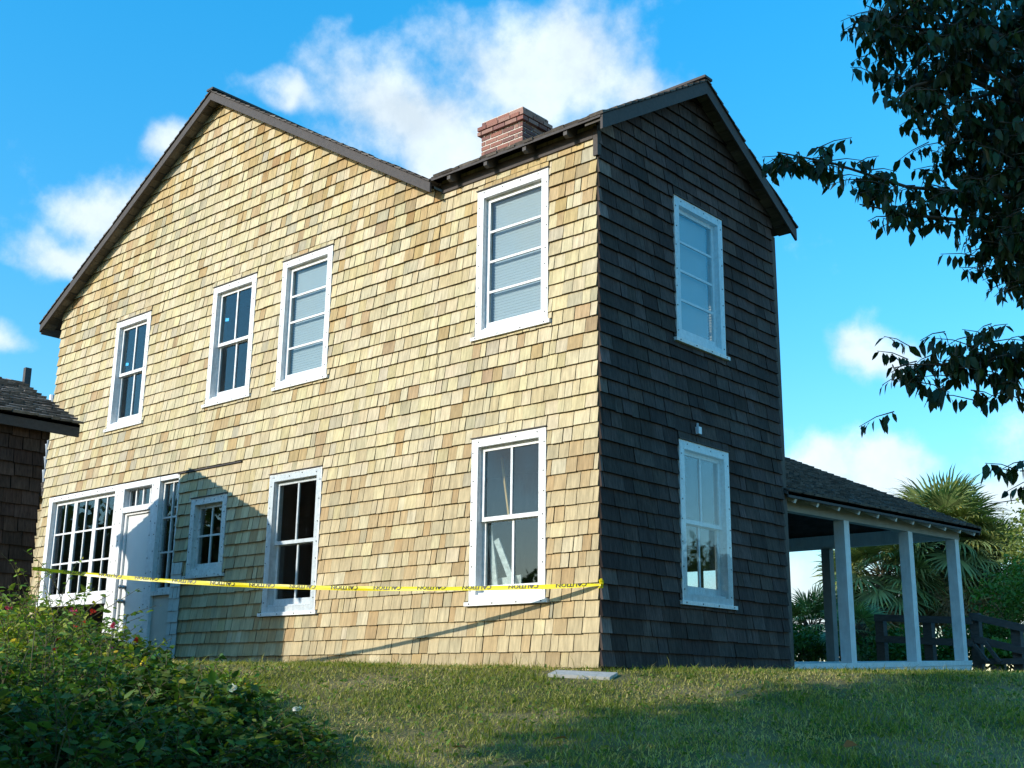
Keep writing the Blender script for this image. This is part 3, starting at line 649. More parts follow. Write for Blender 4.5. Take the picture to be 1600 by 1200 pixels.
slab(rf, [(SRX, SYF, SRZ), (SEX, SYF, sz(SEX)), (SEX, SYO, sz(SEX)), (SRX, SYO, SRZ)], .035); slab(rf, [(SRX, SYO, SRZ), (ex2, SYO, sz(ex2)), (ex2, SYF, sz(ex2)), (SRX, SYF, SRZ)], .035)
sroof = rf.build('roof', M_FASCIA, shed)
c3 = 1 / math.hypot(1, SP)
# visible slope: single shingles
nn = 0; r = 0; S_ = Vector((-c3, 0, SP * c3)); Nn = Vector((SP * c3, 0, c3)); far = MB(); shm = {}
while r < (SEX - SRX) / c3:
    u = 0.0
    while u < SYO - SYF:
        w = random.uniform(.09, .2); th = random.uniform(.015, .03); dr = random.uniform(-.02, .02); lift = random.uniform(0, .014)
        p0 = Vector((SEX + .03, SYO + .02 - u, sz(SEX))) + S_ * (r + dr); p1 = p0 + Vector((0, -(w - .006), 0))
        s2 = S_ * .17; vs = [p0 + Nn * (th + .012 + lift), p1 + Nn * (th + .012), p1 + s2 + Nn * .006, p0 + s2 + Nn * .006, p0 + Nn * (lift + .004), p1 + Nn * .004, p1 + s2, p0 + s2]
        tn = tuple(np.array((.21, .175, .15)) * random.uniform(.5, 1.35))
        F_ = [(0, 1, 2, 3), (4, 5, 1, 0), (5, 6, 2, 1), (7, 4, 0, 3)]
        if u < 1.5 and nn < 150:
            MB().add([tuple(v) for v in vs], F_, tn).build('roof_shingle', M_ROOF, sroof); nn += 1
        else: far.add([tuple(v) for v in vs], F_, tn)
        u += w
    r += .14
far.build('roof_shingles', M_ROOF, sroof, kind='stuff')
roof_slope(sroof, (ex2, SYF, sz(ex2)), (0, 1, 0), (c3, 0, SP * c3), SYO - SYF, (SRX - ex2) / c3)
MB().box(SEX - .03, SEX, SYF, SYO, sz(SEX) - .15, sz(SEX) - .001).build('eave_board', M_FASCIA, sroof)
rake(sroof, (SEX - .03, sz(SEX - .03) - .002), (SRX, SRZ - .002), SYO - .03, SYO, .13); rake(sroof, (SRX, SRZ - .003), (ex2, sz(ex2) - .003), SYO - .03, SYO, .13)

# ------------------------------------------------------------------ porch beyond the house
porch = thing('porch', 'open porch with pale square posts and dark shingle roof behind the house', 'porch')
PT = lambda x, y, z: (x, y, z + (y - 4.1) * .033)
PX = -.25
MB(PT).box(-3.6, PX + .10, 3.75, 9.62, .09, .16).build('floor', M_POST, porch)
MB(PT).box(PX + .05, PX + .09, 3.75, 9.6, -.25, .088).build('curb', M_POST, porch)
MB(PT).box(-3.6, PX + .05, 9.56, 9.6, -.2, .088).build('curb', M_POST, porch)
for y in (5.65, 7.70, 9.45): MB(PT).box(PX - .075, PX + .075, y - .075, y + .075, .161, 2.02).build('post', M_POST, porch)
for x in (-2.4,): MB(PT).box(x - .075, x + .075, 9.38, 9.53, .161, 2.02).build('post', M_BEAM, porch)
MB(PT).box(PX - .06, PX + .06, 3.75, 9.6, 2.021, 2.24).build('beam', M_BEAMF, porch)
MB(PT).box(-3.5, PX - .061, 9.40, 9.52, 2.021, 2.24).build('beam', M_POST, porch)
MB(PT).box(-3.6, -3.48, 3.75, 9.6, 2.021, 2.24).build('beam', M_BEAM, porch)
PE, PP = .06, .455; pz = lambda x: 2.20 + PP * (PE - x)
rf = MB(PT); slab(rf, [(PE, 3.65, pz(PE)), (PE, 9.85, pz(PE)), (-3.7, 9.85, pz(-3.7)), (-3.7, 3.65, pz(-3.7))], .04); slab(rf, [(-3.7, 9.85, pz(-3.7)), (-7.4, 9.85, pz(PE)), (-7.4, 3.75, pz(PE)), (-3.7, 3.75, pz(-3.7))], .04)
pr = rf.build('roof', M_GREYWOOD, porch)
k4 = 1 / math.hypot(1, PP); tl = math.hypot(1, .033)
roof_slope(pr, (PE + .02, 3.66, pz(PE) + (3.66 - 4.1) * .033), (0, 1 / tl, .033 / tl), (-k4, 0, PP * k4), 6.2, 3.7 / k4, expo=.13)
MB(PT).prism([(PE - .25, 2.235), (-3.6, 2.235), (-3.6, pz(-3.6) - .05), (PE - .25, pz(PE - .25) - .05)], 9.44, 9.48).build('gable_boards', M_GREYWOOD, porch)
MB(PT).box(-7.3, -3.62, 9.44, 9.48, 2.235, 2.5).build('gable_boards', M_GREYWOOD, porch)
for k in range(11):
    y = 3.9 + k * .58
    MB(PT).bar((PE - .03, y, pz(PE - .03) - .09), (-3.6, y, pz(-3.6) - .09), .05, .09).build('rafter', M_WHITE, porch)
MB(PT).box(PE - .02, PE, 3.66, 9.85, pz(PE) - .07, pz(PE) - .002).build('eave_board', M_FASCIA, pr)
MB(PT).bar((PE, 9.86, pz(PE) - .05), (-3.7, 9.86, pz(-3.7) - .05), .03, .11).build('rake_board', M_FASCIA, pr)

# ------------------------------------------------------------------ ramp railing behind the porch
rail = thing('ramp_railing', 'grey wooden ramp railing with two rails beyond the porch', 'railing')
def rz(x): return 1.13 - .06 * (x + 2.2) if x < -.5 else 1.10 - .26 * (x + .5)
for x in (-2.15, -1.3, -.5, .15, 1.0, 1.9):
    zt = rz(x); MB().box(x - .075, x + .075, 10.75, 10.9, .0, zt + (.04 if x in (-2.15, -.5) else -.03)).build('post', M_GREYWOOD, rail)
for p, q in (((-2.2, -.5)), ((-.5, 2.6))):
    for dz in (-.02, -.38): MB().bar((p, 10.70, rz(p + .001) + dz), (q, 10.70, rz(q - .001) + dz), .05, .115).build('rail', M_GREYWOOD, rail)
MB().bar((-.4, 10.70, .36), (2.6, 10.70, .33), .05, .09).build('rail', M_GREYWOOD, rail)
MB().bar((-.3, 10.6, .66), (-.08, 10.6, .34), .05, .06).build('brace', M_GREYWOOD, rail)
MB().bar((-.45, 10.55, .62), (-.25, 10.55, .34), .06, .05).build('brace', M_GREYWOOD, rail)

# ------------------------------------------------------------------ slab, boards, tape
SLAB = [(-.07, -.70), (.40, -.40), (.31, -.16), (-.17, -.46)]
sb = MB().add([(x, y, float(gz(x, y)) + .028) for x, y in SLAB] + [(x, y, float(gz(x, y)) - .06) for x, y in SLAB], [(0, 1, 2, 3), (0, 4, 5, 1), (1, 5, 6, 2), (2, 6, 7, 3), (3, 7, 4, 0)]).build('stone_slab', M_SLAB)
sb['label'] = 'flat pale concrete slab in the grass at the house corner'; sb['category'] = 'slab'
def loose(name, p, q, w, h, m, label, cat):
    o = MB().bar(p, q, w, h, up=(0, 1, 0)).build(name, m); o['label'] = label; o['category'] = cat
loose('board', (-1.50, .16, .80), (-1.60, .14, 1.52), .07, .02, M_OLDWOOD, 'upright peeling white board behind the lower corner window', 'board')
loose('board', (-1.25, .17, .84), (-1.50, .15, 1.36), .075, .02, M_OLDWOOD, 'slanting peeling white board leaning left behind the lower corner window', 'board')
loose('board', (-1.62, .22, .87), (-1.20, .22, .90), .16, .02, M_OLDWOOD, 'short flat flaking board at the bottom of the lower corner window', 'board')
loose('stick', (-1.36, .20, 1.55), (-1.58, .30, 2.28), .022, .022, M_STICK, 'thin yellow stick leaning behind the lower corner window', 'stick')

def tape():
    A = Vector((0.03, -.03, .80)); B = Vector((SX + .0, SY + .03, 1.10)); n = 90
    root = thing('caution_tape', 'yellow caution tape stretched from house corner to shed', 'tape', A)
    def pt(t):
        p = A.lerp(B, t); p.z -= .115 * 4 * t * (1 - t); return p
    T = lambda t: (pt(min(t + .001, 1)) - pt(max(t - .001, 0))).normalized()
    def tw(t): return .20 + .22 * math.sin(t * 9) + .16 * math.sin(t * 27 + 1) + .10 * math.sin(t * 61)    # lean of the strip
    def frame(t):
        d = T(t); side = d.cross(Vector((0, 0, 1))).normalized(); a = tw(t)
        up = Vector((0, 0, 1)) * math.cos(a) + side * math.sin(a); nor = up.cross(d).normalized(); return up, nor
    Lg = (B - A).length
    mb = MB(); prev = None
    for i in range(n + 1):
        t = i / n; up, nor = frame(t); h = .023 if t > .03 else .009 + .014 * t / .03; c = pt(t)
        # two strips with a lengthwise crease
        mb.v += [tuple(c - up * h - A), tuple(c + nor * .004 - A), tuple(c + up * h - A)]
    for i in range(n):
        for j in (0, 1): mb.f.append((i * 3 + j, i * 3 + j + 1, i * 3 + 4 + j, i * 3 + 3 + j)); mb.c.append((1, 1, 1))
    mb.build('strip', M_TAPE, root, recalc=False)
    # knot at the corner
    k = MB()
    for a in range(7):
        an = a * .9; k.bar((0, 0, -.01), (.02 * math.cos(an) + .01, -.03, .045 * math.sin(an * 1.3) + .012), .02, .008)
    k.bar((0, 0, -.03), (.02, -.012, .04), .03, .02); k.build('knot', M_TAPE, root)
    # words, upside down as in the picture
    cu = bpy.data.curves.new('txt', 'FONT'); cu.body = 'CAUTION'; cu.size = .068; cu.extrude = 0; cu.resolution_u = 2; cu.align_x = 'CENTER'; cu.align_y = 'CENTER'; cu.offset = .0012
    to = bpy.data.objects.new('txt', cu); COL.objects.link(to); dg = bpy.context.evaluated_depsgraph_get(); dg.update()
    me = to.evaluated_get(dg).to_mesh(); V0 = [(v.co.x, v.co.y) for v in me.vertices]; F0 = [tuple(p.vertices) for p in me.polygons]
    to.evaluated_get(dg).to_mesh_clear(); bpy.data.objects.remove(to)
    s = .30
    while s < Lg - .3:
        mb = MB(); vs = []
        for x, y in V0:
            # viewer sees +s running to the left: turned by 180 degrees the word reads along +s
            xx = x * 1.02; t = (s + xx) / Lg; up, nor = frame(t); d = T(t)
            if nor.dot(CAMP - pt(t)) < 0: nor = -nor
            yy = max(-.0225, min(.0225, y * .92 - .012))
            vs.append(tuple(pt(t) - up * yy + nor * .0065 - A))
        mb.add(vs, F0); mb.build('lettering', M_INK, root, recalc=False); s += .49
tape()

# ------------------------------------------------------------------ plants
def tone_arr(n, base, var=.25, hue=.1, k=8):
    b = np.array(base) * RNG.uniform(1 - var, 1 + var, (n, 1)); b[:, 0] *= RNG.uniform(1 - hue, 1 + hue * 2, n); b[:, 2] *= RNG.uniform(1 - hue, 1 + hue, n)
    return np.repeat(b, k, axis=0)
def shrub(name, label, cx, cy, rx, ry, h, nst, base, leafs, flowers=(), group=None, lean=.35, per=26, lw=.45, yellow=.06):
    """arching stems with leaves along them"""
    root = thing(name, label, 'shrub', (cx, cy, float(gz(cx, cy))), group)
    P = []; D = []; S = []; st = MB(); tips = []
    for k in range(nst):
        a = RNG.uniform(0, 2 * math.pi); q = math.sqrt(RNG.uniform(0, 1)); x = cx + rx * q * math.cos(a); y = cy + ry * q * math.sin(a); z0 = float(gz(x, y))
        hh = h * (1 - .45 * q * q) * RNG.uniform(.55, 1.12); an = RNG.uniform(0, 2 * math.pi); out = lean * hh * RNG.uniform(.2, 1.3)
        dx, dy = math.cos(an) * out + .25 * (x - cx) * q, math.sin(an) * out + .25 * (y - cy) * q
        pts = []
        for i in range(6):
            t = i / 5; pts.append(np.array((x + dx * t * t, y + dy * t * t, z0 + hh * (t * 1.25 - .25 * t * t))) + RNG.normal(0, .012, 3) * (i > 0))
        pts = np.array(pts); loc = np.array((cx, cy, float(gz(cx, cy))))
        st.tube([tuple(p - loc) for p in pts], [.006, .005, .0045, .004, .003, .002], 4, cap=False); tips.append(pts[-1])
        m = max(4, int(per * hh / max(h, .2)))
        tt = RNG.uniform(.12, 1, m) ** .8 * 4.999; i = tt.astype(int); f = (tt - i)[:, None]; p = pts[i] * (1 - f) + pts[i + 1] * f
        d = RNG.normal(0, 1, (m, 3)); d[:, 2] = d[:, 2] * .35 + .15; P.append(p + RNG.normal(0, .018, (m, 3))); D.append(d); S.append(leafs[0] * .8 + (leafs[1] * 1.25 - leafs[0] * .8) * RNG.random(m) ** 1.7)
    for k in range(max(3, nst // 14)):
        a = RNG.uniform(0, 2 * math.pi); q = math.sqrt(RNG.uniform(0, .7)); x = cx + rx * q * math.cos(a); y = cy + ry * q * math.sin(a); z0 = float(gz(x, y)); hh = h * RNG.uniform(1.05, 1.4); an = RNG.uniform(0, 6.28); bend = RNG.uniform(.1, .5) * hh
        pts = np.array([(x + math.cos(an) * bend * t * t, y + math.sin(an) * bend * t * t, z0 + hh * (1.3 * t - .3 * t * t * t)) for t in np.linspace(0, 1, 8)]); lc = np.array((cx, cy, float(gz(cx, cy)))); st.tube([tuple(p - lc) for p in pts], [.005] * 4 + [.004, .003, .0025, .002], 4, cap=False)
        m = 12; tt = RNG.uniform(.35, 1, m) * 6.99; i = tt.astype(int); f = (tt - i)[:, None]; P.append(pts[i] * (1 - f) + pts[i + 1] * f); d = RNG.normal(0, 1, (m, 3)); d[:, 2] = d[:, 2] * .4 + .2; D.append(d); S.append(RNG.uniform(leafs[0] * .8, leafs[1] * .8, m))
    loc = np.array((cx, cy, float(gz(cx, cy))))
    P = np.concatenate(P) - loc; D = np.concatenate(D); S = np.concatenate(S); V, F = leaves(P, D, S, lw)
    C = tone_arr(len(P), base, .45, .18); yl = np.repeat(RNG.random(len(P)) < yellow, 8); C[yl] = C[yl] * np.array((2.6, 1.7, .8))
    npmesh('foliage', V, F, C, M_LEAF, root, kind='stuff'); st.build('stems', M_STEM, root, recalc=False)
    for (col, nf) in flowers:
        for k in range(nf):
            tp = tips[int(RNG.integers(len(tips)))] - loc + np.array((0, 0, .02)); m = 14
            Pp = np.tile(tp, (m, 1)) + RNG.normal(0, .008, (m, 3)); d = RNG.normal(0, 1, (m, 3)); d[:, 2] = abs(d[:, 2])
            V, F = leaves(Pp, d, RNG.uniform(.018, .035, m), .8); npmesh('flower', V, F, tone_arr(m, col, .15, .05), M_PETAL, root)
    return root
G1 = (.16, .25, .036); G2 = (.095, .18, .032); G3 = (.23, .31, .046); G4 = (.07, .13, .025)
RED = (.55, .05, .03); PINK = (.65, .09, .20); ORG = (.65, .16, .03); WHT = (.75, .75, .72)
shrub('flowering_shrub', 'tall leafy shrub with a pink flower head at the left edge', -2.05, -4.75, .75, .7, .74, 230, G3, (.03, .075), ((PINK, 7), (RED, 5)), lean=.6, per=36)
shrub('leafy_shrub', 'dense glossy dark green shrub growing up in front of the door', -2.15, -3.85, .42, .42, .46, 150, G2, (.05, .09), (), lean=.4, lw=.5, per=34)
shrub('weedy_shrub', 'thin weedy shrub with loose upright sprigs beside the shed wall', -3.1, -4.0, .55, .5, .80, 110, G1, (.035, .075), ((RED, 4),), lean=.7, per=34)
shrub('low_shrub', 'low bright green shrub with orange-red flowers at the lawn edge', -1.05, -3.75, .50, .5, .22, 180, G3, (.035, .07), ((ORG, 7), (RED, 5)), lean=.7, per=32)
shrub('trailing_shrub', 'trailing shrub with faded pink flowers spreading into the lawn', -.45, -4.15, .50, .45, .28, 210, G1, (.035, .075), (((.5, .22, .16), 5),), lean=.8, per=32)
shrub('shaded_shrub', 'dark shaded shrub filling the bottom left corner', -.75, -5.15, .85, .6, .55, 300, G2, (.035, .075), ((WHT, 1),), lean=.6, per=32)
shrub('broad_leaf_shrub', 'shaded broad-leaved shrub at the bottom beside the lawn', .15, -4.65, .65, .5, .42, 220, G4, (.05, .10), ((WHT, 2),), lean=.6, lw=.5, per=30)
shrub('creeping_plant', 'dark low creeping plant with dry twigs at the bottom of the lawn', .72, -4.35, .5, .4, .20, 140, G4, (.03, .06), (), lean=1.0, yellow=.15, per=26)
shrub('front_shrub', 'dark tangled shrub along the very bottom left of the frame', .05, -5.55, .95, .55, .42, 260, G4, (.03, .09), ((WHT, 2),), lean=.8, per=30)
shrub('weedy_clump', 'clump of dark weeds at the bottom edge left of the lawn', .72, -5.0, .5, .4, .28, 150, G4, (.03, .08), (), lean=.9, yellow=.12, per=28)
shrub('undergrowth', 'yellow-green undergrowth between the taller left shrubs', -1.5, -4.5, .6, .5, .42, 250, G3, (.03, .07), ((RED, 3), (ORG, 2)), lean=.6, yellow=.12, per=32)

def grass():
    # lawn blades over the slope the camera sees
    n = 210000; x = RNG.uniform(-4.5, 6.2, n); y = RNG.uniform(-5.6, 6.5, n)
    s = x * .667 - y * .745
    dx, dy = x - CAMP.x, y - CAMP.y; fw = -dx * .667 + dy * .745; rt = dx * .7476 + dy * .664
    ok = (s > -3.2) & (s < 5.2) & (abs(rt) < fw * .47 + .3) & ~((x < .02) & (y > -.02)) & ~((y > -.9 - .45 * (x + 3.2)) & False)
    ok &= RNG.random(n) < np.clip(1.15 - .05 * np.abs(s - 2), .5, 1)
    for (ax_, ay_), (bx_, by_) in [(SLAB[0], SLAB[2])]:
        uu, vv = (x - .125) * .857 + (y + .415) * .514, -(x - .125) * .514 + (y + .415) * .857; ok &= ~((abs(uu) < .40) & (abs(vv) < .17))
    x, y = x[ok], y[ok]; n = len(x); z = gz(x, y)
    patch = .5 + .5 * np.sin(x * 2.1 + 1.3 * np.sin(y * 1.7)) * np.sin(y * 2.6 + 1.1 * np.sin(x * 1.4 + 2)); cl_ = np.sin(x * 13 + 2 * np.sin(y * 5)) * np.sin(y * 15 + 2 * np.sin(x * 6 + 1)); patch = np.clip(.75 * patch + .22 * cl_ + .1 + RNG.normal(0, .2, n), 0, 1)
    bare = (np.sin(x * 3.1 + 1.9 * np.sin(y * 2.2)) * np.sin(y * 3.7 + 1.5 * np.sin(x * 2.7)) > .62) & (RNG.random(n) < .72)
    h = RNG.gamma(4, .0062, n) + .010; h[bare] *= .35; h *= .55 + .75 * patch; tall = RNG.random(n) < .012; h[tall] *= 2.2
    near = (np.abs(y) < .22) & (x < 0); h[near] *= 1.7
    an = RNG.uniform(0, 2 * np.pi, n); ln = RNG.uniform(.3, 1.9, n) * h; w = RNG.uniform(.0022, .0048, n)
    B = np.c_[x, y, z - .004]; side = np.c_[-np.sin(an), np.cos(an), 0 * an]; out = np.c_[np.cos(an), np.sin(an), 0 * an]
    mid = B + out * (ln * .35)[:, None] + np.c_[0 * h, 0 * h, h * .62]; tip = B + out * ln[:, None] + np.c_[0 * h, 0 * h, h]
    V = np.stack([B - side * w[:, None], B + side * w[:, None], mid + side * (w * .8)[:, None], mid - side * (w * .8)[:, None], tip], 1).reshape(-1, 3)
    b = np.arange(n) * 5; F = np.stack([np.c_[b, b + 1, b + 2], np.c_[b, b + 2, b + 3], np.c_[b + 3, b + 2, b + 4]], 1).reshape(-1, 3)
    green = np.array((.205, .225, .036)); dry = np.array((.60, .48, .20)); f = np.clip(1 - patch + RNG.normal(0, .22, n), 0, 1)[:, None] ** 1.25
    C = (green * (1 - f) + dry * f) * RNG.uniform(.65, 1.35, (n, 1))
    npmesh('grass', V, F, np.repeat(C, 3, 0), M_GRASS, kind='stuff', label='short green and straw coloured lawn grass', cat='grass')
    # low broad weeds
    m = 5200; i = RNG.integers(0, n, m); P = np.c_[x[i], y[i], z[i] + .008]; d = RNG.normal(0, 1, (m, 3)); d[:, 2] = np.abs(d[:, 2]) * .5 + .1
    V, F = leaves(P, d, RNG.uniform(.025, .055, m), .5); npmesh('lawn_weeds', V, F, tone_arr(m, (.11, .19, .03)), M_LEAF, kind='stuff', label='small broad leaved weeds scattered in the lawn', cat='weeds')
grass()
# fallen leaves, one by one
for k, (x, y, lab) in enumerate([(1.55, -3.55, 'brown fallen leaf on the grass near the creeping plant'), (2.5, -2.0, 'reddish fallen leaf lying in the shaded lawn'), (1.95, -2.9, 'curled orange fallen leaf at the bottom of the lawn'), (3.3, -1.75, 'pale fallen leaf in the shaded lawn at lower right')]):
    P = np.array([(x, y, float(gz(x, y)) + .045)]); V, F = leaves(P, np.array([(math.cos(k * 2.), math.sin(k * 2.), .15)]), np.array([.11]), .5, .5)
    npmesh('fallen_leaf', V, F, np.tile([(.30, .12, .035)], (8, 1)), M_LEAF, label=lab, cat='leaf', group='fallen leaves on the lawn')

def limb(mb, p, q, r0, r1, seg=7, wob=.06, n=5):
    p, q = np.array(p, float), np.array(q, float); L_ = np.linalg.norm(q - p); pts = [tuple(p + (q - p) * i / n + (RNG.normal(0, wob, 3) * L_ * .25 if 0 < i < n else 0)) for i in range(n + 1)]
    mb.tube(pts, [r0 + (r1 - r0) * i / n for i in range(n + 1)], seg); return pts
LEAFM = None
def near_tree():
    loc = Vector((6.35, -.95, float(gz(6.35, -.95))))
    t = thing('leafy_tree', 'overhanging tree with drooping dark green leaves at the right edge', 'tree', loc)
    tr = MB(); T0 = np.zeros(3); crown = np.array((5.35, -1.6, 3.3)) - np.array(loc)
    limb(tr, (0, 0, -.2), crown + np.array((.6, .5, -.6)), .15, .09, 10, .05); limb(tr, crown + np.array((.6, .5, -.6)), crown + np.array((.1, .2, 2.2)), .09, .03, 8)
    tr.build('trunk', M_BARK, t, smooth=True, recalc=False)
    br = MB(); L0 = np.array(loc); hub = crown + np.array((.6, .5, -.6))
    # leafy masses (centre, radii, twigs) and reaching boughs (polyline, spread, twigs), world coordinates
    mass = [((4.80, -1.98, 3.55), (.56, .60, .66), 300), ((5.05, -1.85, 2.80), (.55, .60, .55), 300), ((4.45, -2.45, 3.90), (.36, .45, .50), 170), ((5.2, -1.6, 4.3), (.7, .7, .6), 280), ((4.85, -2.05, 2.42), (.32, .40, .26), 90), ((4.9, -1.9, 3.1), (.6, .5, .5), 220), ((5.5, -1.2, 3.2), (.6, .6, .9), 200)]
    bough = [([(4.8, -2.2, 2.75), (4.35, -2.60, 2.80), (4.05, -2.95, 2.92), (3.84, -3.25, 2.95)], .085, 60), ([(4.7, -2.2, 2.6), (4.40, -2.6, 2.60), (4.15, -2.85, 2.66)], .07, 24),
             ([(5.3, -1.6, 1.95), (4.80, -2.15, 1.78), (4.55, -2.35, 1.70), (4.25, -2.60, 1.70)], .15, 110), ([(5.4, -1.5, 1.2), (5.0, -1.75, 1.12), (4.66, -2.03, 1.10)], .12, 40),
             ([(4.6, -2.3, 4.1), (4.42, -2.65, 3.95), (4.30, -2.85, 3.75)], .08, 14), ([(4.6, -2.3, 3.6), (4.45, -2.65, 3.42), (4.38, -2.75, 3.3)], .07, 10)]
    P = []; D = []; S = []; R_ = []
    def twig(c, sp=.1):
        a = RNG.uniform(0, 2 * np.pi); d = np.array((math.cos(a), math.sin(a), RNG.uniform(-.5, .25))); d /= np.linalg.norm(d); L_ = RNG.uniform(.12, .26); e = c + d * L_
        br.tube([tuple(c - L0), tuple((c + e) / 2 - L0 + np.array((0, 0, .015))), tuple(e - L0)], [.004, .003, .002], 4, cap=False)
        k = int(RNG.integers(6, 10))
        for i in range(k):
            q = c + (e - c) * (i + .5) / k; out = RNG.normal(0, .5, 3); out[2] = -RNG.uniform(.55, 1.5); P.append(q - L0); D.append(out); S.append(RNG.uniform(.06, .112))
    for c, r, n in mass:
        c = np.array(c); r = np.array(r); pts = []
        for i in range(n):
            d = RNG.normal(0, 1, 3); d /= np.linalg.norm(d); q = c + d * r * RNG.uniform(.35, 1.0) ** .6; twig(q)
        br.tube([tuple(hub), tuple((hub + c - L0) / 2 + RNG.normal(0, .06, 3)), tuple(c - L0)], [.04, .028, .012], 6)
        for j in range(7):
            d = RNG.normal(0, 1, 3); d /= np.linalg.norm(d); br.tube([tuple(c - L0), tuple(c + d * r * .5 - L0 + RNG.normal(0, .03, 3)), tuple(c + d * r * .95 - L0)], [.011, .007, .003], 5, cap=False)
    for pl, sp, n in bough:
        pl = np.array(pl); br.tube([tuple(p - L0) for p in pl], list(np.linspace(.014, .004, len(pl))), 5)
        br.tube([tuple(hub), tuple(pl[0] - L0)], [.03, .014], 6)
        for i in range(n):
            tt = RNG.uniform(0, len(pl) - 1.001); k = int(tt); twig(pl[k] + (pl[k + 1] - pl[k]) * (tt - k) + RNG.normal(0, sp * .6, 3))
    br.build('branches', M_BARK, t, smooth=True, recalc=False)
    P = np.array(P); D = norm(np.array(D)); S = np.array(S); w = P + L0
    dist = np.linalg.norm(w - np.array(CAMP), axis=1); order = np.argsort(dist + np.where((w[:, 0] * .7476 + w[:, 1] * .664) > 2.2, 2, 0)); big, rest = order[:290], order[290:]
    V, F = leaves(P[rest], D[rest], S[rest], .42, .22, .18); npmesh('foliage', V, F, tone_arr(len(rest), (.019, .046, .011), .45), M_LEAFD, t, kind='stuff')
    meshes = []
    for k in range(8):
        V, F = leaves(np.zeros((1, 3)), np.array([(1., 0, 0)]), np.array([1.]), .42, .22, .18, np.array([0.])); o = npmesh('leaf', V, F, tone_arr(1, (.019, .046, .011), .45), M_LEAFD); meshes.append(o.data); bpy.data.objects.remove(o)
    for i in big:
        o = link('leaf', meshes[int(RNG.integers(8))], t, loc=tuple(P[i])); q = Vector(D[i]).to_track_quat('X', 'Z'); o.rotation_mode = 'QUATERNION'; o.rotation_quaternion = q @ Matrix.Rotation(float(RNG.uniform(-1.2, 1.2)), 3, 'X').to_quaternion(); s_ = float(S[i]); o.scale = (s_, s_, s_)
near_tree()

def back_shrub(label, x, y, r, h, base, seed, n=2600, leaf=(.06, .12)):
    rg = np.random.default_rng(seed); z0 = float(gz(x, y)); t = thing('background_shrub', label, 'shrub', (x, y, z0), 'shrubs beyond the porch' if y > 0 else None); tr = MB(); cs = []
    for k in range(9):
        c = np.array((rg.uniform(-r, r) * .65, rg.uniform(-r, r) * .65, h * rg.uniform(.25, .8))); cs.append(c); limb(tr, (0, 0, -.1), tuple(c), .03, .01, 5, .08)
    tr.build('stems', M_STEM, t, recalc=False)
    k = rg.integers(0, 9, n); d = norm(rg.normal(0, 1, (n, 3))) * (rg.uniform(.2, 1, n) ** .5)[:, None] * np.array((r * .5, r * .5, h * .32)); P = np.array(cs)[k] + d; P[:, 2] = np.maximum(P[:, 2], 0)
    V, F = leaves(P, rg.normal(0, 1, (n, 3)), rg.uniform(*leaf, n), .5); npmesh('foliage', V, F, tone_arr(n, base, .35), M_LEAF, t, kind='stuff')
# broad trees standing behind the photographer: they shade the foreground and show in the panes
def big_tree(name, label, x, y, h, cr, cz, n, base=(.04, .075, .02), leaf=(.12, .22), blobs=14, group=None, seed=1):
    rg = np.random.default_rng(seed); z0 = float(gz(x, y)); t = thing(name, label, 'tree', (x, y, z0), group)
    tr = MB(); limb(tr, (0, 0, -.3), (.1, .1, cz - z0), h * .03, h * .014, 9, .05)
    cs = []
    for k in range(blobs):
        d = rg.normal(0, 1, 3); d /= np.linalg.norm(d); c = np.array((0, 0, cz - z0)) + d * np.array((cr[0], cr[0], cr[1])) * .62; cs.append(c); limb(tr, (.05, .05, (cz - z0) * .55), tuple(c), h * .011, .02, 6, .08)
    tr.build('trunk', M_BARK, t, smooth=True, recalc=False)
    k = rg.integers(0, blobs, n); d = rg.normal(0, 1, (n, 3)); d = norm(d) * (rg.uniform(.25, 1, n) ** .5)[:, None]; P = np.array(cs)[k] + d * np.array((cr[0], cr[0], cr[1])) * .42
    D = rg.normal(0, 1, (n, 3)); D[:, 2] -= .5; V, F = leaves(P, D, rg.uniform(*leaf, n), .55); npmesh('crown', V, F, tone_arr(n, base, .3), M_LEAF, t, kind='stuff'); return t
big_tree('shade_tree', 'spreading tree behind the photographer that shades the lawn', 1.7, -13.2, 10, (4.4, 3.5), 5.9, 24000, leaf=(.18, .32), blobs=24, seed=3)
big_tree('shade_tree', 'second shade tree farther right behind the photographer', 8.5, -17.5, 10, (4.5, 3.6), 6.2, 12000, leaf=(.2, .34), blobs=18, seed=4)
back_shrub('wide unseen shrub left of the photographer, added to shade the bottom of the bushes', -.9, -9.4, 2.1, 2.35, (.07, .13, .025), 61, 7000, (.10, .20))  # unseen, put here to throw shade on the lower bushes
for k, (x, y, cz, r) in enumerate([(15.5, 26, 2.6, 4.0), (9.5, 31, 2.5, 4.0), (21, 22, 2.6, 4.2), (-22, -15, 2.9, 4.5), (-27, -8, 2.9, 4.5), (-25, -12, 2.9, 4.5)]):  # the left three are added to darken the sky mirrored in the panes
    big_tree('mirrored_tree', 'bushy tree off to the %s side, seen only mirrored in the panes, %s of three' % ('right' if k < 3 else 'left', ('first', 'second', 'third')[k % 3]), x, y, 7, (r, 2.6), cz, 5000, base=(.05, .09, .024), leaf=(.25, .45), blobs=12, group='trees mirrored in the window panes', seed=50 + k)
for k, (x, y, h) in enumerate([(-26, -34, 8), (-14, -38, 7.5), (-3, -40, 8.5), (-38, -22, 8), (10, -36, 9), (22, -24, 9), (-44, -8, 7), (28, -8, 9)]):
    big_tree('distant_tree', ['round tree reflected far off, number %s along the rear treeline' % w for w in ('one', 'two', 'three', 'four', 'five', 'six', 'seven', 'eight', 'nine', 'ten', 'eleven', 'twelve')][k], x, y, h, (5.5, 3.2), h * .55 - 2.4, 4500, leaf=(.35, .6), blobs=12, group='trees along the rear treeline', seed=20 + k)

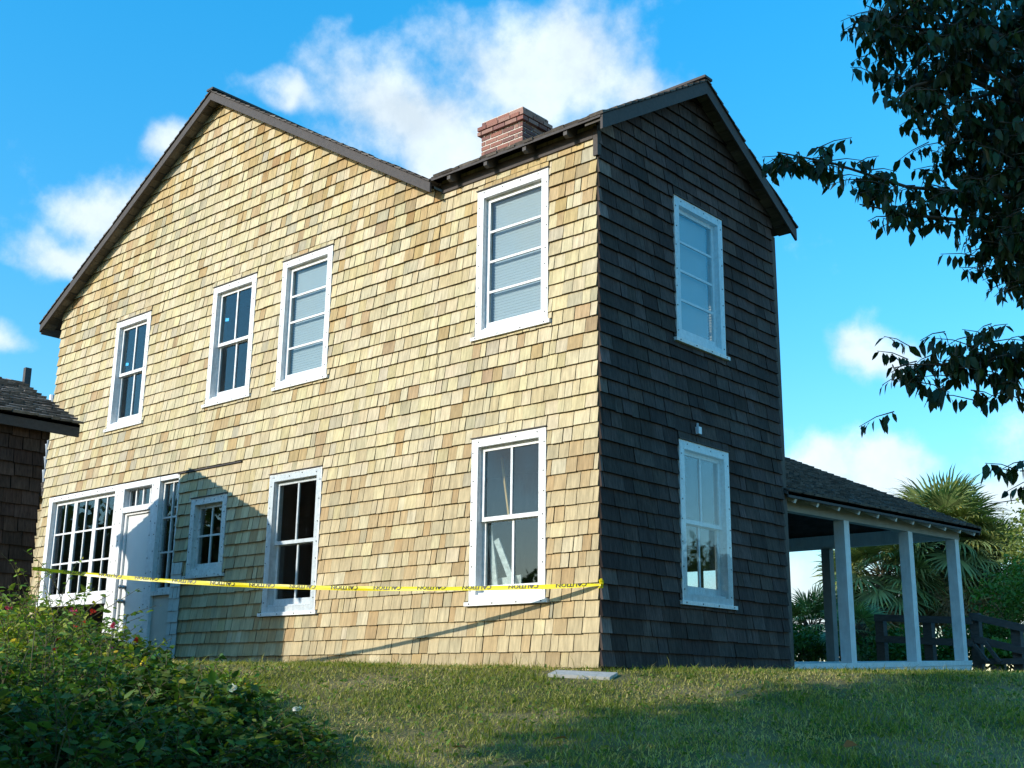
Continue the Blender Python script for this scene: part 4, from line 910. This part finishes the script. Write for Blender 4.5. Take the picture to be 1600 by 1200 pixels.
# palms
def fan_mesh(name, R_, nseg, dead, seed):
    rg = np.random.default_rng(seed); V = []; F = []; C = []
    for k in range(nseg):
        a = math.radians(-125 + 250 * k / (nseg - 1)) + rg.normal(0, .03); L_ = R_ * (.72 + .28 * math.cos(a * .6)) * rg.uniform(.85, 1.08); w = R_ * .030
        d = np.array((math.cos(a), math.sin(a), 0)); sd = np.array((-math.sin(a), math.cos(a), 0)); drop = rg.uniform(.10, .32) + (.35 if dead else 0)
        up = np.array((0, 0, 1)); cup = -.25 * abs(math.sin(a))
        p0 = d * .04; p1 = d * L_ * .5 + up * (cup * .12 * R_); p2 = d * L_ * .8 + up * (-drop * .30 * L_); p3 = d * L_ * .98 + up * (-drop * .9 * L_)
        o = len(V); V += [p0, p1 - sd * w, p1 + sd * w, p2 - sd * w * .6, p2 + sd * w * .6, p3]; F += [(o, o + 1, o + 2), (o + 1, o + 3, o + 4), (o + 1, o + 4, o + 2), (o + 3, o + 5, o + 4)]
        c = (np.array((.46, .31, .16)) if dead else np.array((.21, .26, .095))) * rg.uniform(.6, 1.35); c2 = c * (1 if dead or rg.random() < .7 else np.array((1.9, 1.4, .9)))
        C += [c, c, c, c2]
    o = npmesh(name, np.array(V), np.array(F), np.array(C), M_FROND); me = o.data; bpy.data.objects.remove(o); return me
FANS = [fan_mesh('frond', 1, 34, False, s) for s in range(4)]; DEAD = [fan_mesh('frond', 1, 26, True, 9 + s) for s in range(2)]
def palm(name, label, x, y, top, R_, n, ndead, seed, dirn=(-.6, 1.25), group=None):
    rg = np.random.default_rng(seed); z0 = float(gz(x, y)); t = thing(name, label, 'palm', (x, y, z0), group); H_ = top - z0
    tr = MB(); pts = [(.05 * math.sin(i), .04 * math.cos(i * 1.3), -.3 + (H_ + .3) * i / 8) for i in range(9)]; tr.tube(pts, [.19, .17, .17, .165, .17, .175, .19, .2, .12], 10)
    for i in range(60):  # old leaf bases
        a = rg.uniform(0, 6.28); z = rg.uniform(H_ * .35, H_); tr.bar((.15 * math.cos(a), .15 * math.sin(a), z), (.27 * math.cos(a), .27 * math.sin(a), z + .22), .06, .02)
    tr.build('trunk', M_PBARK, t, recalc=False)
    st = MB()
    for k in range(n + ndead):
        dead = k >= n; f = (k + .5) / n if not dead else 0
        el = (1.35 - 2.0 * f) if not dead else rg.uniform(-1.35, -.75)
        az = k * 2.39996 + rg.normal(0, .2); pl = R_ * rg.uniform(.75, 1.05) * (.8 if dead else 1)
        d = np.array((math.cos(az) * math.cos(el), math.sin(az) * math.cos(el), math.sin(el))); hub = np.array((0, 0, H_ - (.0 if not dead else rg.uniform(.1, .6))))
        e = hub + d * pl + np.array((0, 0, -.12 * pl)); st.tube([tuple(hub + d * .1), tuple(hub + d * pl * .5 + np.array((0, 0, .03))), tuple(e)], [.016, .012, .009], 4, cap=False)
        o = link('frond', (DEAD if dead else FANS)[int(rg.integers(2 if dead else 4))], t, loc=tuple(e))
        dd = Vector(d) + Vector((0, 0, -.35 if not dead else -.8)); o.rotation_mode = 'QUATERNION'; o.rotation_quaternion = dd.to_track_quat('X', 'Z') @ Matrix.Rotation(float(rg.normal(0, .35)), 3, 'X').to_quaternion(); s_ = R_ * float(rg.uniform(.85, 1.1)); o.scale = (s_, s_, s_)
    st.build('leaf_stalks', M_STEM, t, recalc=False); return t
palm('cabbage_palm', 'tall cabbage palm with shaggy round crown rising above the porch roof', -3.4, 17.0, 3.2, .92, 76, 34, 1)
palm('cabbage_palm', 'shorter cabbage palm with drooping brown skirt seen between the porch posts', -4.5, 16.2, 2.4, .92, 44, 34, 2)
palm('palmetto', 'yellowish palm with hanging dead fronds right of the porch end post', -2.6, 17.4, 2.65, .75, 38, 28, 5)
palm('palmetto', 'dark spiky palmetto seen through the left porch opening', -5.7, 15.0, 1.2, .62, 34, 0, 3)
palm('palmetto', 'small palmetto low beside the pale middle porch post', -3.6, 12.8, .95, .45, 20, 4, 4)
# hedge of shrubs beyond the porch
back_shrub('dark shrub at the foot of the palmetto in the porch opening', -4.85, 12.8, .9, .85, G4, 31)
back_shrub('low dark shrub behind the first pale porch post', -3.6, 13.0, 1.0, .8, G4, 32)
back_shrub('low green shrub behind the ramp railing between the porch posts', -2.6, 13.0, .9, .8, G2, 33)
back_shrub('dark shrub behind the railing beside the end post', -1.6, 13.2, .9, 1.0, G4, 34)
back_shrub('tall dark green shrub at the right edge beyond the railing', -.45, 13.8, .95, 2.1, G2, 35, 4200)
back_shrub('sunlit yellow-green shrub topping the dark bush at the right edge', -.75, 15.6, 1.0, 3.3, (.15, .19, .04), 36, 5200)
back_shrub('grey-green shrub low behind the railing at the right edge', -.3, 12.4, .7, .6, G1, 37)
wr = MB().tube([(-60, 40, 8.0), (-25, 37, 6.2), (5, 35, 7.4)], .02, 5).build('overhead_wire', M_INK); wr['label'] = 'thin dark overhead wire crossing the sky in the porch opening'; wr['category'] = 'wire'
